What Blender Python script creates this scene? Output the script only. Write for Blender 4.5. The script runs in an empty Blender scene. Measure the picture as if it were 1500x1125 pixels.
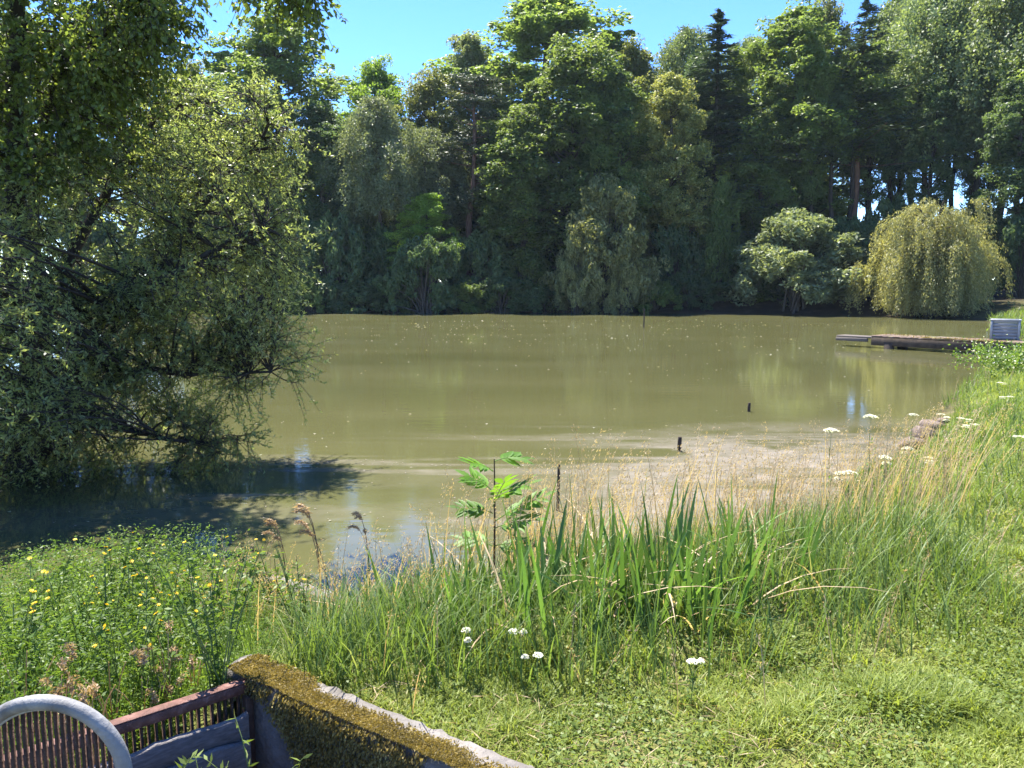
import bpy, math, random
import numpy as np
from mathutils import Vector

R = math.radians
S = bpy.context.scene
COL = S.collection
rng = np.random.default_rng(7)

# ------------------------------------------------------------------ camera model
F_PX, CX, CY = 1133.0, 750.0, 562.5
H_CAM, PITCH = 2.2, R(7.17)
FWD = np.array([0, math.cos(PITCH), -math.sin(PITCH)])
UP = np.array([0, math.sin(PITCH), math.cos(PITCH)])
RIGHT = np.array([1.0, 0, 0])
EYE = np.array([0, 0, H_CAM])


def ray(px, py):
    return FWD + (px - CX) / F_PX * RIGHT + (CY - py) / F_PX * UP


def G(px, py, z=0.0):
    """measured point of the photograph that lies at height z"""
    d = ray(px, py)
    return EYE + d * ((z - H_CAM) / d[2])


def A(px, py, Y):
    """measured point of the photograph that lies at distance Y"""
    d = ray(px, py)
    return EYE + d * (Y / d[1])


# ------------------------------------------------------------------ mesh helpers
class MB:
    def __init__(self):
        self.V, self.F, self.n = [], {}, 0

    def add(self, V, *Fs):
        V = np.asarray(V, dtype=np.float64).reshape(-1, 3)
        for f in Fs:
            f = np.asarray(f, dtype=np.int64)
            if len(f):
                self.F.setdefault(f.shape[1], []).append(f + self.n)
        self.V.append(V)
        self.n += len(V)

    def mesh(self, name, mat=None, smooth=False):
        me = bpy.data.meshes.new(name)
        V = np.concatenate(self.V).astype(np.float32)
        Fs = [np.concatenate(v) for v in self.F.values()]
        idx = np.concatenate([f.ravel() for f in Fs]).astype(np.int32)
        tot = np.concatenate([np.full(len(f), f.shape[1]) for f in Fs])
        start = (np.cumsum(tot) - tot).astype(np.int32)
        me.vertices.add(len(V))
        me.vertices.foreach_set('co', V.ravel())
        me.loops.add(len(idx))
        me.loops.foreach_set('vertex_index', idx)
        me.polygons.add(len(tot))
        me.polygons.foreach_set('loop_start', start)
        me.update(calc_edges=True)
        if smooth:
            me.polygons.foreach_set('use_smooth', np.ones(len(tot), dtype=bool))
        if mat:
            me.materials.append(mat)
        return me


def obj(name, data, parent=None, loc=None, rot=None, scale=None, mat=None):
    o = bpy.data.objects.new(name, data)
    COL.objects.link(o)
    if parent:
        o.parent = parent
    if loc is not None:
        o.location = [float(v) for v in loc]
    if rot is not None:
        o.rotation_euler = rot
    if scale is not None:
        o.scale = scale
    if mat is not None and data is not None:
        o.material_slots[0].link = 'OBJECT'
        o.material_slots[0].material = mat
    return o


def tag(o, label=None, cat=None, group=None, kind=None):
    if label: o['label'] = label
    if cat: o['category'] = cat
    if group: o['group'] = group
    if kind: o['kind'] = kind
    return o


def thing(name, label, cat, loc, group=None, rz=0.0, scale=None):
    return tag(obj(name, None, None, loc, (0, 0, rz), scale), label, cat, group)


def norm(v):
    return v / np.maximum(np.linalg.norm(v, axis=-1, keepdims=True), 1e-9)


def rnd_dirs(n, r=None):
    r = r or rng
    return norm(r.normal(size=(n, 3)))


def leaf_quads(mb, C, D, N, L, W):
    """rhombic leaves: centre, long axis, normal, length, width"""
    D = norm(D)
    Sd = norm(np.cross(N, D))
    L = np.asarray(L).reshape(-1, 1) * np.ones((len(C), 1))
    W = np.asarray(W).reshape(-1, 1) * np.ones((len(C), 1))
    bend = norm(np.cross(D, Sd)) * W * 0.18
    a = C - D * L * .5
    b = C + Sd * W * .5 - D * L * .05 + bend
    c = C + D * L * .5
    d = C - Sd * W * .5 - D * L * .05 + bend
    V = np.stack([a, b, c, d], 1).reshape(-1, 3)
    mb.add(V, np.arange(len(C) * 4).reshape(-1, 4))


def strips(mb, P, h, w, az, lean, curl, K=4, twist=None, prof=1.6):
    """tapering curved blades; K segments"""
    n = len(P)
    one = np.ones(n)
    h, w, lean, curl = h * one, w * one, lean * one, curl * one
    d = np.stack([np.cos(az), np.sin(az), 0 * az], 1)
    tw = az + math.pi / 2 if twist is None else twist
    s = np.stack([np.cos(tw), np.sin(tw), 0 * tw], 1)
    rows = []
    for k in range(K + 1):
        t = k / K
        zz = h * (t - 0.5 * np.clip(curl, 0, 2) * t ** 3)
        p = P + d * (h * (lean * t + curl * t * t))[:, None]
        p = p + np.stack([0 * zz, 0 * zz, zz], 1)
        ww = w * max(1 - t ** prof, 0.0) * (0.65 + 0.35 * min(1, t * 3))
        if k < K:
            rows += [p - s * ww[:, None] * .5, p + s * ww[:, None] * .5]
        else:
            rows += [p]
    m = 2 * K + 1
    V = np.stack(rows, 1).reshape(-1, 3)
    base = (np.arange(n) * m)[:, None]
    q = [base + np.array([[2 * k, 2 * k + 1, 2 * k + 3, 2 * k + 2]]) for k in range(K - 1)]
    t = base + np.array([[2 * K - 2, 2 * K - 1, 2 * K]])
    mb.add(V, *(q + [t]))


def tube(mb, pts, rad, sides=6, cap=True):
    pts = np.asarray(pts, dtype=float)
    n = len(pts)
    rad = np.asarray(rad) * np.ones(n)
    T = norm(np.gradient(pts, axis=0))
    ref = np.array([0.31, 0.17, 0.93])
    if abs(T[0] @ ref) > .9:
        ref = np.array([0.93, 0.1, 0.2])
    X = norm(np.cross(T, ref))
    Y = norm(np.cross(T, X))
    a = np.arange(sides) * 2 * math.pi / sides
    V = pts[:, None] + rad[:, None, None] * (X[:, None] * np.cos(a)[None, :, None] + Y[:, None] * np.sin(a)[None, :, None])
    i = np.arange(n - 1)[:, None] * sides
    j = np.arange(sides)[None]
    jn = (j + 1) % sides
    Fq = np.stack([i + j, i + jn, i + jn + sides, i + j + sides], -1).reshape(-1, 4)
    mb.add(V.reshape(-1, 3), Fq)
    if cap:
        for r0 in (0, n - 1):
            c = len(V.reshape(-1, 3))
            ring = V[r0]
            mb.add(np.concatenate([ring, [ring.mean(0)]]), np.stack([np.arange(sides), (np.arange(sides) + 1) % sides, np.full(sides, sides)], 1))


def bez(p0, p1, p2, n=6):
    t = np.linspace(0, 1, n)[:, None]
    return (1 - t) ** 2 * p0 + 2 * t * (1 - t) * p1 + t * t * p2


def box(mb, c, sx, sy, sz, ux=(1, 0, 0), uy=(0, 1, 0), uz=(0, 0, 1), bev=0.0):
    """bevelled box, centre c, full sizes"""
    ux, uy, uz = map(np.array, (ux, uy, uz))
    hx, hy, hz = sx / 2, sy / 2, sz / 2
    b = min(bev, hx * .45, hy * .45, hz * .45) if bev > 0 else 0
    if b <= 0:
        q = [(x, y, z) for z in (-hz, hz) for (x, y) in ((-hx, -hy), (hx, -hy), (hx, hy), (-hx, hy))]
        V = [np.array(c) + ux * x + uy * y + uz * z for x, y, z in q]
        mb.add(V, [[3, 2, 1, 0], [4, 5, 6, 7], [0, 1, 5, 4], [1, 2, 6, 5], [2, 3, 7, 6], [3, 0, 4, 7]])
        return
    rings = []
    for z, ins in ((-hz, b), (-hz + b, 0), (hz - b, 0), (hz, b)):
        x, y = hx - ins, hy - ins
        k = b * .6
        rings.append([(-x + k, -y, z), (x - k, -y, z), (x, -y + k, z), (x, y - k, z), (x - k, y, z), (-x + k, y, z), (-x, y - k, z), (-x, -y + k, z)])
    V = [np.array(c) + ux * x + uy * y + uz * z for r in rings for x, y, z in r]
    Fq = []
    for r in range(3):
        for j in range(8):
            Fq.append([r * 8 + j, r * 8 + (j + 1) % 8, r * 8 + 8 + (j + 1) % 8, r * 8 + 8 + j])
    mb.add(V, Fq, [[7, 6, 5, 4, 3, 2, 1, 0], [24, 25, 26, 27, 28, 29, 30, 31]])


def vnoise(x, y, seed=0):
    """smooth value noise 0..1"""
    xi, yi = np.floor(x).astype(np.int64), np.floor(y).astype(np.int64)
    xf, yf = x - xi, y - yi
    u, v = xf * xf * (3 - 2 * xf), yf * yf * (3 - 2 * yf)

    def hsh(a, b):
        n = (a * 374761393 + b * 668265263 + seed * 982451653) & 0x7fffffff
        n = ((n ^ (n >> 13)) * 1274126177) & 0x7fffffff
        return ((n ^ (n >> 16)) & 0xffff) / 65535.0
    return (hsh(xi, yi) * (1 - u) + hsh(xi + 1, yi) * u) * (1 - v) + (hsh(xi, yi + 1) * (1 - u) + hsh(xi + 1, yi + 1) * u) * v


def fbm(x, y, seed=0, o=4):
    s, a, t = 0, .5, 0
    for k in range(o):
        s = s + a * vnoise(x * 2 ** k, y * 2 ** k, seed + k)
        t += a
        a *= .5
    return s / t


def sstep(a, b, x):
    t = np.clip((x - a) / (b - a), 0, 1)
    return t * t * (3 - 2 * t)


# ------------------------------------------------------------------ materials
def new_mat(name):
    m = bpy.data.materials.new(name)
    m.use_nodes = True
    nt = m.node_tree
    nt.nodes.clear()
    out = nt.nodes.new('ShaderNodeOutputMaterial')
    return m, nt, out


def N_(nt, t, **kw):
    n = nt.nodes.new(t)
    for k, v in kw.items():
        if k in n.inputs:
            n.inputs[k].default_value = v
        else:
            setattr(n, k, v)
    return n


def rgba(c):
    return (c[0], c[1], c[2], 1.0)


def mixc(nt, fac, a, b, mode='MIX'):
    n = nt.nodes.new('ShaderNodeMix')
    n.data_type = 'RGBA'
    n.blend_type = mode
    n.clamp_factor = True
    for sock, v in ((n.inputs[0], fac), (n.inputs[6], a), (n.inputs[7], b)):
        if isinstance(v, bpy.types.NodeSocket):
            nt.links.new(v, sock)
        elif isinstance(v, (int, float)):
            sock.default_value = v
        else:
            sock.default_value = rgba(v)
    return n.outputs[2]


def noise(nt, scale, detail=3, coord=None, rough=.55):
    n = N_(nt, 'ShaderNodeTexNoise', Scale=scale, Detail=detail, Roughness=rough)
    if coord is not None:
        nt.links.new(coord, n.inputs['Vector'])
    return n.outputs['Fac']


def ramp(nt, fac, stops):
    n = nt.nodes.new('ShaderNodeValToRGB')
    el = n.color_ramp.elements
    while len(el) < len(stops):
        el.new(.5)
    for e, (p, c) in zip(el, stops):
        e.position = p
        e.color = rgba(c)
    nt.links.new(fac, n.inputs[0])
    return n.outputs[0]


def leaf_mat(name, dark, light, tip=None, trans=.35, rough=.5, spec=.3, nscale=.35, tboost=1.5):
    m, nt, out = new_mat(name)
    geo = N_(nt, 'ShaderNodeNewGeometry')
    info = N_(nt, 'ShaderNodeObjectInfo')
    nz = noise(nt, nscale, 2, geo.outputs['Position'])
    f = N_(nt, 'ShaderNodeMath', operation='MULTIPLY_ADD')
    nt.links.new(geo.outputs['Random Per Island'], f.inputs[0])
    f.inputs[1].default_value = .55
    g = N_(nt, 'ShaderNodeMath', operation='MULTIPLY_ADD')
    nt.links.new(nz, g.inputs[0]); g.inputs[1].default_value = 1.0; g.inputs[2].default_value = -.28
    nt.links.new(g.outputs[0], f.inputs[2])
    stops = [(0.05, dark), (0.75, light)]
    if tip:
        stops.append((1.0, tip))
    c = ramp(nt, f.outputs[0], stops)
    hs = N_(nt, 'ShaderNodeHueSaturation')
    v = N_(nt, 'ShaderNodeMapRange')
    nt.links.new(info.outputs['Random'], v.inputs[0]); v.inputs[3].default_value = .8; v.inputs[4].default_value = 1.2
    nt.links.new(v.outputs[0], hs.inputs['Value'])
    nt.links.new(c, hs.inputs['Color'])
    c = hs.outputs[0]
    p = N_(nt, 'ShaderNodeBsdfPrincipled', Roughness=rough)
    p.inputs['Specular IOR Level'].default_value = spec
    nt.links.new(c, p.inputs['Base Color'])
    t = N_(nt, 'ShaderNodeBsdfTranslucent')
    tc = mixc(nt, 1.0, c, (tboost * 1.15, tboost * 1.1, tboost * .55), 'MULTIPLY')
    nt.links.new(tc, t.inputs[0])
    mx = N_(nt, 'ShaderNodeMixShader')
    mx.inputs[0].default_value = trans
    nt.links.new(p.outputs[0], mx.inputs[1]); nt.links.new(t.outputs[0], mx.inputs[2])
    nt.links.new(mx.outputs[0], out.inputs[0])
    return m


def rough_mat(name, stops, scale=6, rough=.85, bump=.3, bscale=30, spec=.3, stretch=None, second=None, detail=5):
    """noise coloured surface; second=(colour, scale, low, high) lays patches over it"""
    m, nt, out = new_mat(name)
    tc = N_(nt, 'ShaderNodeTexCoord')
    co = tc.outputs['Object']
    if stretch:
        mp = N_(nt, 'ShaderNodeMapping')
        mp.inputs['Scale'].default_value = stretch
        nt.links.new(co, mp.inputs[0])
        co = mp.outputs[0]
    c = ramp(nt, noise(nt, scale, detail, co, .65), stops)
    if second:
        f = noise(nt, second[1], 4, tc.outputs['Object'], .6)
        mr = N_(nt, 'ShaderNodeMapRange')
        nt.links.new(f, mr.inputs[0]); mr.inputs[1].default_value = second[2]; mr.inputs[2].default_value = second[3]
        c = mixc(nt, mr.outputs[0], c, second[0])
    p = N_(nt, 'ShaderNodeBsdfPrincipled', Roughness=rough)
    p.inputs['Specular IOR Level'].default_value = spec
    nt.links.new(c, p.inputs['Base Color'])
    b = N_(nt, 'ShaderNodeBump', Strength=bump, Distance=.02)
    nt.links.new(noise(nt, bscale, 4, co, .6), b.inputs['Height'])
    nt.links.new(b.outputs[0], p.inputs['Normal'])
    nt.links.new(p.outputs[0], out.inputs[0])
    return m


M = {}
M['oak'] = leaf_mat('oak_leaves', (.070, .115, .036), (.165, .225, .062), (.24, .29, .09), trans=.47)
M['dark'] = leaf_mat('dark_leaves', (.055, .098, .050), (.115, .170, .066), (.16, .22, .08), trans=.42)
M['bright'] = leaf_mat('sunlit_bright_leaves', (.11, .19, .035), (.23, .35, .06), (.32, .43, .10), trans=.48)  # colour raised to stand in for sun through a gap in the wood
M['olive'] = leaf_mat('olive_leaves', (.085, .105, .035), (.165, .19, .06), (.27, .27, .10), trans=.42)
M['pale'] = leaf_mat('sunlit_olive_leaves', (.11, .125, .05), (.25, .265, .11), (.40, .38, .18), trans=.45, nscale=.6)  # olive lightened so the far-bank shrubs look sunlit by colour
M['grey'] = leaf_mat('grey_green_leaves', (.095, .125, .065), (.20, .24, .12), (.32, .35, .19), trans=.38)
M['birch'] = leaf_mat('birch_leaves', (.10, .145, .060), (.20, .255, .105), (.29, .34, .16), trans=.42)
M['chestnut'] = leaf_mat('chestnut_flowering_leaves', (.075, .11, .03), (.26, .27, .09), (.52, .48, .22), nscale=.7)
M['conifer'] = leaf_mat('conifer_needles', (.032, .058, .034), (.066, .102, .055), trans=.15)
M['pine'] = leaf_mat('pine_needles', (.040, .062, .036), (.085, .11, .06), trans=.15)
M['weeping'] = leaf_mat('weeping_willow_leaves', (.15, .155, .055), (.34, .335, .14), (.50, .48, .24), trans=.4)
M['nearwillow'] = leaf_mat('willow_leaves', (.100, .135, .060), (.225, .27, .11), (.42, .44, .31), trans=.55, rough=.36, spec=.5, nscale=.6)
M['nearbirch'] = leaf_mat('glossy_leaves', (.058, .090, .026), (.135, .185, .045), (.25, .29, .06), trans=.42, rough=.4, spec=.4, nscale=.8)
M['bark'] = rough_mat('bark', [(.3, (.035, .028, .02)), (.7, (.10, .085, .065))], 4, stretch=(3, 3, .5))
M['redbark'] = rough_mat('pine_bark', [(.3, (.07, .04, .028)), (.7, (.19, .11, .075))], 4, stretch=(3, 3, .5))
M['darkbark'] = rough_mat('dark_bark', [(.3, (.018, .015, .012)), (.7, (.055, .045, .035))], 5, stretch=(3, 3, .5))

# ------------------------------------------------------------------ terrain
near_shore = [(-60, 8.0), (-14, 4.9), (-7.5, 4.2), (-4.6, 4.2), (-3.4, 4.45), (-2.5, 4.9), (-1.98, 5.0), (-1.75, 4.85), (-1.62, 4.75), (-1.2, 4.5), (-.7, 4.75), (-.1, 5.3), (.8, 5.6), (1.8, 5.9), (2.7, 6.7)]
right_shore = [tuple(G(px, py)[:2]) for px, py in ((1262, 692), (1332, 648), (1385, 594), (1425, 556), (1462, 522), (1500, 505), (1492, 492), (1462, 478))]
far_shore = [tuple(G(px, py)[:2]) for px, py in ((1440, 469), (1380, 466), (1270, 463), (1100, 460), (900, 458.5), (700, 457.5), (440, 457))] + [(-45, 66), (-70, 60)]
LAKE = np.array(near_shore + right_shore + far_shore)


def lake_sd(x, y):
    """signed distance to the shoreline: positive on land"""
    x = np.asarray(x, float).ravel(); y = np.asarray(y, float).ravel()
    dmin = np.full(x.shape, 1e9)
    inside = np.zeros(x.shape, bool)
    n = len(LAKE)
    for i in range(n):
        ax, ay = LAKE[i]; bx, by = LAKE[(i + 1) % n]
        ex, ey = bx - ax, by - ay
        t = np.clip(((x - ax) * ex + (y - ay) * ey) / (ex * ex + ey * ey), 0, 1)
        dmin = np.minimum(dmin, np.hypot(x - ax - t * ex, y - ay - t * ey))
        cond = ((ay > y) != (by > y))
        xi = (bx - ax) * (y - ay) / ((by - ay) if by != ay else 1e-9) + ax
        inside ^= cond & (x < xi)
    return np.where(inside, -dmin, dmin)


ZT = .60                                          # top of the sluice wall
C_IN, W_IN = G(362, 992, ZT), G(697, 1137, ZT)
R_END = G(0, 1108, ZT)
UW = norm((W_IN - C_IN) * [1, 1, 0])              # along the concrete wall, towards the camera
UR = norm((R_END - C_IN) * [1, 1, 0])             # along the rusty rail
NW = np.array([-UW[1], UW[0], 0])                 # away from the chamber
if NW[0] < 0: NW = -NW
NR = np.array([UR[1], -UR[0], 0])
if NR[1] < 0: NR = -NR                            # away from the chamber, lakeward
WLEN, RLEN, WTH = 1.75, 1.25, .165


def pit_coords(x, y):
    dx, dy = np.asarray(x) - C_IN[0], np.asarray(y) - C_IN[1]
    det = UW[0] * UR[1] - UW[1] * UR[0]
    a = (dx * UR[1] - dy * UR[0]) / det           # along the wall
    b = (UW[0] * dy - UW[1] * dx) / det           # along the rail
    return a, b


def ground_z(x, y, pit=True):
    x = np.asarray(x, float); y = np.asarray(y, float)
    shp = x.shape
    s = lake_sd(x, y).reshape(shp)
    far = sstep(38, 48, y)
    hn = .24 + .26 * sstep(-1.7, -.9, x)
    hn = hn - .18 * sstep(6, 15, x)
    near = .04 + hn * sstep(0, 1.5, s)
    farz = .05 + .9 * sstep(0, 3.5, s) + .035 * np.clip(s, 0, 60)
    z = near * (1 - far) + farz * far
    z = z + (.05 * (fbm(x * .9, y * .9, 3) - .5) + .10 * far * (fbm(x * .3, y * .3, 9) - .5)) * sstep(.0, .4, s)
    zw = -.08 - .7 * sstep(0, 2.2, -s)
    z = np.where(s > 0, z, zw)
    if pit:
        a, b = pit_coords(x, y)
        ins = (a > -.02) & (a < WLEN + .1) & (b > -.10) & (b < RLEN + .1)
        z = np.where(ins, -.45, z)
    return z


def gz(x, y):
    return float(ground_z(np.array([x]), np.array([y]), pit=False)[0])


def axis(segs):
    out = [segs[0][0]]
    for a, b, st in segs:
        n = max(1, int(round((b - a) / st)))
        out += list(np.linspace(a, b, n + 1)[1:])
    return np.array(out)


gx = axis([(-600, -120, 60), (-120, -30, 6), (-30, -6, .6), (-6, -3.5, .12), (-3.5, 2, .06), (2, 8, .15), (8, 30, .4), (30, 120, 5), (120, 600, 60)])
gy = axis([(-200, -20, 30), (-20, 0, 2), (0, 1.5, .1), (1.5, 6.5, .06), (6.5, 12, .15), (12, 36, .4), (36, 62, 1.2), (62, 80, .6), (80, 150, 5), (150, 900, 60)])
XX, YY = np.meshgrid(gx, gy)
ZZ = ground_z(XX, YY)
mb = MB()
nx, ny = len(gx), len(gy)
ii = (np.arange(ny - 1)[:, None] * nx + np.arange(nx - 1)[None]).ravel()
mb.add(np.stack([XX.ravel(), YY.ravel(), ZZ.ravel()], 1), np.stack([ii, ii + 1, ii + nx + 1, ii + nx], 1))


def ground_material():
    m, nt, out = new_mat('soil_and_thatch')
    geo = N_(nt, 'ShaderNodeNewGeometry')
    pos = geo.outputs['Position']
    base = ramp(nt, noise(nt, 2.2, 6, pos, .65), [(.30, (.075, .085, .022)), (.5, (.13, .14, .04)), (.66, (.22, .19, .085)), (.8, (.30, .24, .13))])
    fine = ramp(nt, noise(nt, 60, 3, pos), [(.3, (.55, .55, .55)), (.7, (1.25, 1.25, 1.25))])
    base = mixc(nt, 1.0, base, fine, 'MULTIPLY')
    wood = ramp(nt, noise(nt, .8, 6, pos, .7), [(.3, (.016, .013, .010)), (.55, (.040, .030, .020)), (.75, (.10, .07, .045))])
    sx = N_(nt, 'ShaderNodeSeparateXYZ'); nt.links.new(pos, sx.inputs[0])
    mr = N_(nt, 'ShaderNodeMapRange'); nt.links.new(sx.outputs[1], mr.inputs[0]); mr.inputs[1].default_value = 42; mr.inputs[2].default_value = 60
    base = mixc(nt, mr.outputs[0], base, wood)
    mz = N_(nt, 'ShaderNodeMapRange'); nt.links.new(sx.outputs[2], mz.inputs[0]); mz.inputs[1].default_value = .0; mz.inputs[2].default_value = .16
    base = mixc(nt, mz.outputs[0], (.045, .034, .02), base)
    p = N_(nt, 'ShaderNodeBsdfPrincipled', Roughness=.95)
    p.inputs['Specular IOR Level'].default_value = .1
    nt.links.new(base, p.inputs['Base Color'])
    b = N_(nt, 'ShaderNodeBump', Strength=.6, Distance=.03)
    nt.links.new(noise(nt, 35, 5, pos), b.inputs['Height'])
    nt.links.new(b.outputs[0], p.inputs['Normal'])
    nt.links.new(p.outputs[0], out.inputs[0])
    return m


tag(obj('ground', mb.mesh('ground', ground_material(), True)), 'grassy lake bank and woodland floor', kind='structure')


# ------------------------------------------------------------------ water
def water_material():
    m, nt, out = new_mat('murky_pond_water')
    geo = N_(nt, 'ShaderNodeNewGeometry')
    pos = geo.outputs['Position']
    mp = N_(nt, 'ShaderNodeMapping'); mp.inputs['Scale'].default_value = (.35, 1.0, 1)
    nt.links.new(pos, mp.inputs[0])
    c = ramp(nt, noise(nt, .35, 5, mp.outputs[0], .6), [(.3, (.066, .067, .025)), (.7, (.090, .088, .037))])
    d = N_(nt, 'ShaderNodeBsdfDiffuse'); nt.links.new(c, d.inputs[0])
    g = N_(nt, 'ShaderNodeBsdfGlossy', Roughness=.035); g.inputs[0].default_value = (1, 1, 1, 1)
    rm = N_(nt, 'ShaderNodeMapRange'); nt.links.new(noise(nt, .22, 3, mp.outputs[0], .6), rm.inputs[0]); rm.inputs[1].default_value = .4; rm.inputs[2].default_value = .65; rm.inputs[3].default_value = .022; rm.inputs[4].default_value = .10
    nt.links.new(rm.outputs[0], g.inputs['Roughness'])
    fr = N_(nt, 'ShaderNodeFresnel', IOR=1.33)
    ma = N_(nt, 'ShaderNodeMath', operation='MULTIPLY'); nt.links.new(fr.outputs[0], ma.inputs[0]); ma.inputs[1].default_value = 1.0
    mi = N_(nt, 'ShaderNodeMath', operation='MINIMUM'); nt.links.new(ma.outputs[0], mi.inputs[0]); mi.inputs[1].default_value = .55
    b = N_(nt, 'ShaderNodeBump', Strength=.10, Distance=.02)
    n1 = noise(nt, 5.0, 3, mp.outputs[0])
    nt.links.new(n1, b.inputs['Height'])
    nt.links.new(b.outputs[0], g.inputs['Normal'])
    mx = N_(nt, 'ShaderNodeMixShader')
    nt.links.new(mi.outputs[0], mx.inputs[0]); nt.links.new(d.outputs[0], mx.inputs[1]); nt.links.new(g.outputs[0], mx.inputs[2])
    at = N_(nt, 'ShaderNodeAttribute', attribute_name='film')
    mp2 = N_(nt, 'ShaderNodeMapping'); mp2.inputs['Scale'].default_value = (2.6, 6.5, 1)
    nt.links.new(pos, mp2.inputs[0])
    fn = N_(nt, 'ShaderNodeMapRange')
    nt.links.new(noise(nt, 1.0, 5, mp2.outputs[0], .7), fn.inputs[0]); fn.inputs[1].default_value = .12; fn.inputs[2].default_value = .66
    fm = N_(nt, 'ShaderNodeMath', operation='MULTIPLY'); nt.links.new(at.outputs['Fac'], fm.inputs[0]); nt.links.new(fn.outputs[0], fm.inputs[1])
    fk = N_(nt, 'ShaderNodeMath', operation='MULTIPLY'); nt.links.new(fm.outputs[0], fk.inputs[0]); fk.inputs[1].default_value = .78
    fm = fk
    fd = N_(nt, 'ShaderNodeBsdfDiffuse')
    nt.links.new(ramp(nt, noise(nt, 3, 4, pos, .6), [(.25, (.15, .13, .11)), (.75, (.275, .24, .215))]), fd.inputs[0])
    mx2 = N_(nt, 'ShaderNodeMixShader')
    nt.links.new(fm.outputs[0], mx2.inputs[0]); nt.links.new(mx.outputs[0], mx2.inputs[1]); nt.links.new(fd.outputs[0], mx2.inputs[2])
    nt.links.new(mx2.outputs[0], out.inputs[0])
    return m


wx = axis([(-75, -12, 4), (-12, -5, .5), (-5, 8.5, .07), (8.5, 18, .5), (18, 42, 3)])
wy = axis([(3.4, 13.5, .07), (13.5, 22, .4), (22, 75, 3)])
WX, WY = np.meshgrid(wx, wy)
nwx, nwy = len(wx), len(wy)
SD = lake_sd(WX, WY).reshape(WX.shape)


def scum_density(x, y, sd):
    d = -sd
    warp = .9 * fbm(x * .5, y * .5, 5)
    f = fbm(x * .55 + 1.6 * warp, y * 1.35 + 2.2 * warp, 211, 5)
    near = sstep(5.2, 1.2, d)
    right = .30 + .70 * sstep(-.2, 1.6, x)
    m = sstep(.40, .62, f + .16 * near - .10) * near * right
    f2 = fbm(x * .22, y * 3.0 + 1.2 * fbm(x * .35, y * .35, 8), 221, 4)
    st = .75 * sstep(.56, .66, f2) * sstep(7.5, 1.5, d) * sstep(-4, -2.6, x)
    m = np.maximum(m, st)
    m = m * sstep(13.2, 10.0, y)
    return m * (1 - .95 * sstep(.8, .1, x) * sstep(7.4, 6.3, y))


mb = MB()
ii = (np.arange(nwy - 1)[:, None] * nwx + np.arange(nwx - 1)[None]).ravel()
mb.add(np.stack([WX.ravel(), WY.ravel(), 0 * WX.ravel()], 1), np.stack([ii, ii + 1, ii + nwx + 1, ii + nwx], 1))
wme = mb.mesh('water', water_material(), True)
at = wme.attributes.new('film', 'FLOAT', 'POINT')
at.data.foreach_set('value', scum_density(WX, WY, SD).ravel().astype(np.float32))
tag(obj('water', wme), 'murky olive pond water', kind='structure')

# ------------------------------------------------------------------ tree makers
def clump_leaves(mb, C, r, n, L, W, rg, up=.5, squash=.75, hang=0.0):
    """n leaves spread through each clump (C: k x 3, r: k)"""
    sub = 9
    kk = np.repeat(np.arange(len(C)), sub)
    us = rnd_dirs(len(kk), rg)
    C = C[kk] + us * (r[kk] * rg.uniform(.25, 1.15, len(kk)))[:, None] * np.array([1, 1, squash])
    r = r[kk] * rg.uniform(.28, .62, len(kk))
    n = int(n / sub)
    k = np.repeat(np.arange(len(C)), n)
    u = rnd_dirs(len(k), rg)
    u[:, 2] = np.where(rg.random(len(k)) < .35, np.abs(u[:, 2]), u[:, 2])
    rad = r[k] * (.35 + .65 * rg.random(len(k)) ** .5)
    P = C[k] + u * rad[:, None] * np.array([1, 1, squash])
    N = norm(rnd_dirs(len(k), rg) + .5 * u + np.array([0, 0, up]))
    D = np.cross(N, rnd_dirs(len(k), rg))
    D = D + np.array([0, 0, -hang]) + u * .3
    s = rg.uniform(.6, 1.35, len(k))
    leaf_quads(mb, P, D, N, L * s, W * s)


def broadleaf(seed, H=20, R_=5, cb=.25, ncl=80, nleaf=420, L=.225, W=.135, lobes=5, squash=.8, top=1.0, hang=0, cr=.25):
    rg = np.random.default_rng(seed)
    tm, cm = MB(), MB()
    tz = np.linspace(0, H * .88, 9)
    tp = np.stack([np.cumsum(rg.normal(0, .14, 9)), np.cumsum(rg.normal(0, .14, 9)), tz], 1)
    tp[0, :2] = 0
    rad0 = H * .016
    tube(tm, tp, rad0 * (1 - tz / H) ** .8 + .03, 7)
    ph = rg.uniform(0, 6.28, 3)
    C, r = [], []
    for k in range(ncl):
        t = (k + rg.random()) / ncl
        a = rg.uniform(0, 2 * math.pi)
        prof = (math.sin(math.pi * min(1, (t * .86 + .16))) ** .6) * top
        lob = 1 + .22 * math.sin(lobes * a / 1.0 + ph[0] + 5 * t) + .15 * math.sin(2 * a + ph[1] + 9 * t)
        rho = R_ * prof * lob * math.sqrt(rg.uniform(.10, 1)) * .85
        z = H * (cb + (1 - cb) * t) - R_ * .12
        i = min(8, int(z / H * 9))
        p = np.array([tp[i, 0] + rho * math.cos(a), tp[i, 1] + rho * math.sin(a), z])
        C.append(p)
        r.append(R_ * cr * rg.uniform(.5, 1.35))
        if k % 2 == 0:
            zb = max(H * .12, z - rho * rg.uniform(.5, 1.0))
            q = np.array([np.interp(zb, tz, tp[:, 0]), np.interp(zb, tz, tp[:, 1]), zb])
            mid = (q + p) / 2 + np.array([0, 0, -.06 * rho])
            tube(tm, bez(q, mid, p, 5), np.linspace(rad0 * .28, .025, 5), 4, False)
    C, r = np.array(C), np.array(r)
    clump_leaves(cm, C, r, nleaf, L, W, rg, up=.9, squash=squash, hang=hang)
    return tm, cm, H, R_


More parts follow.
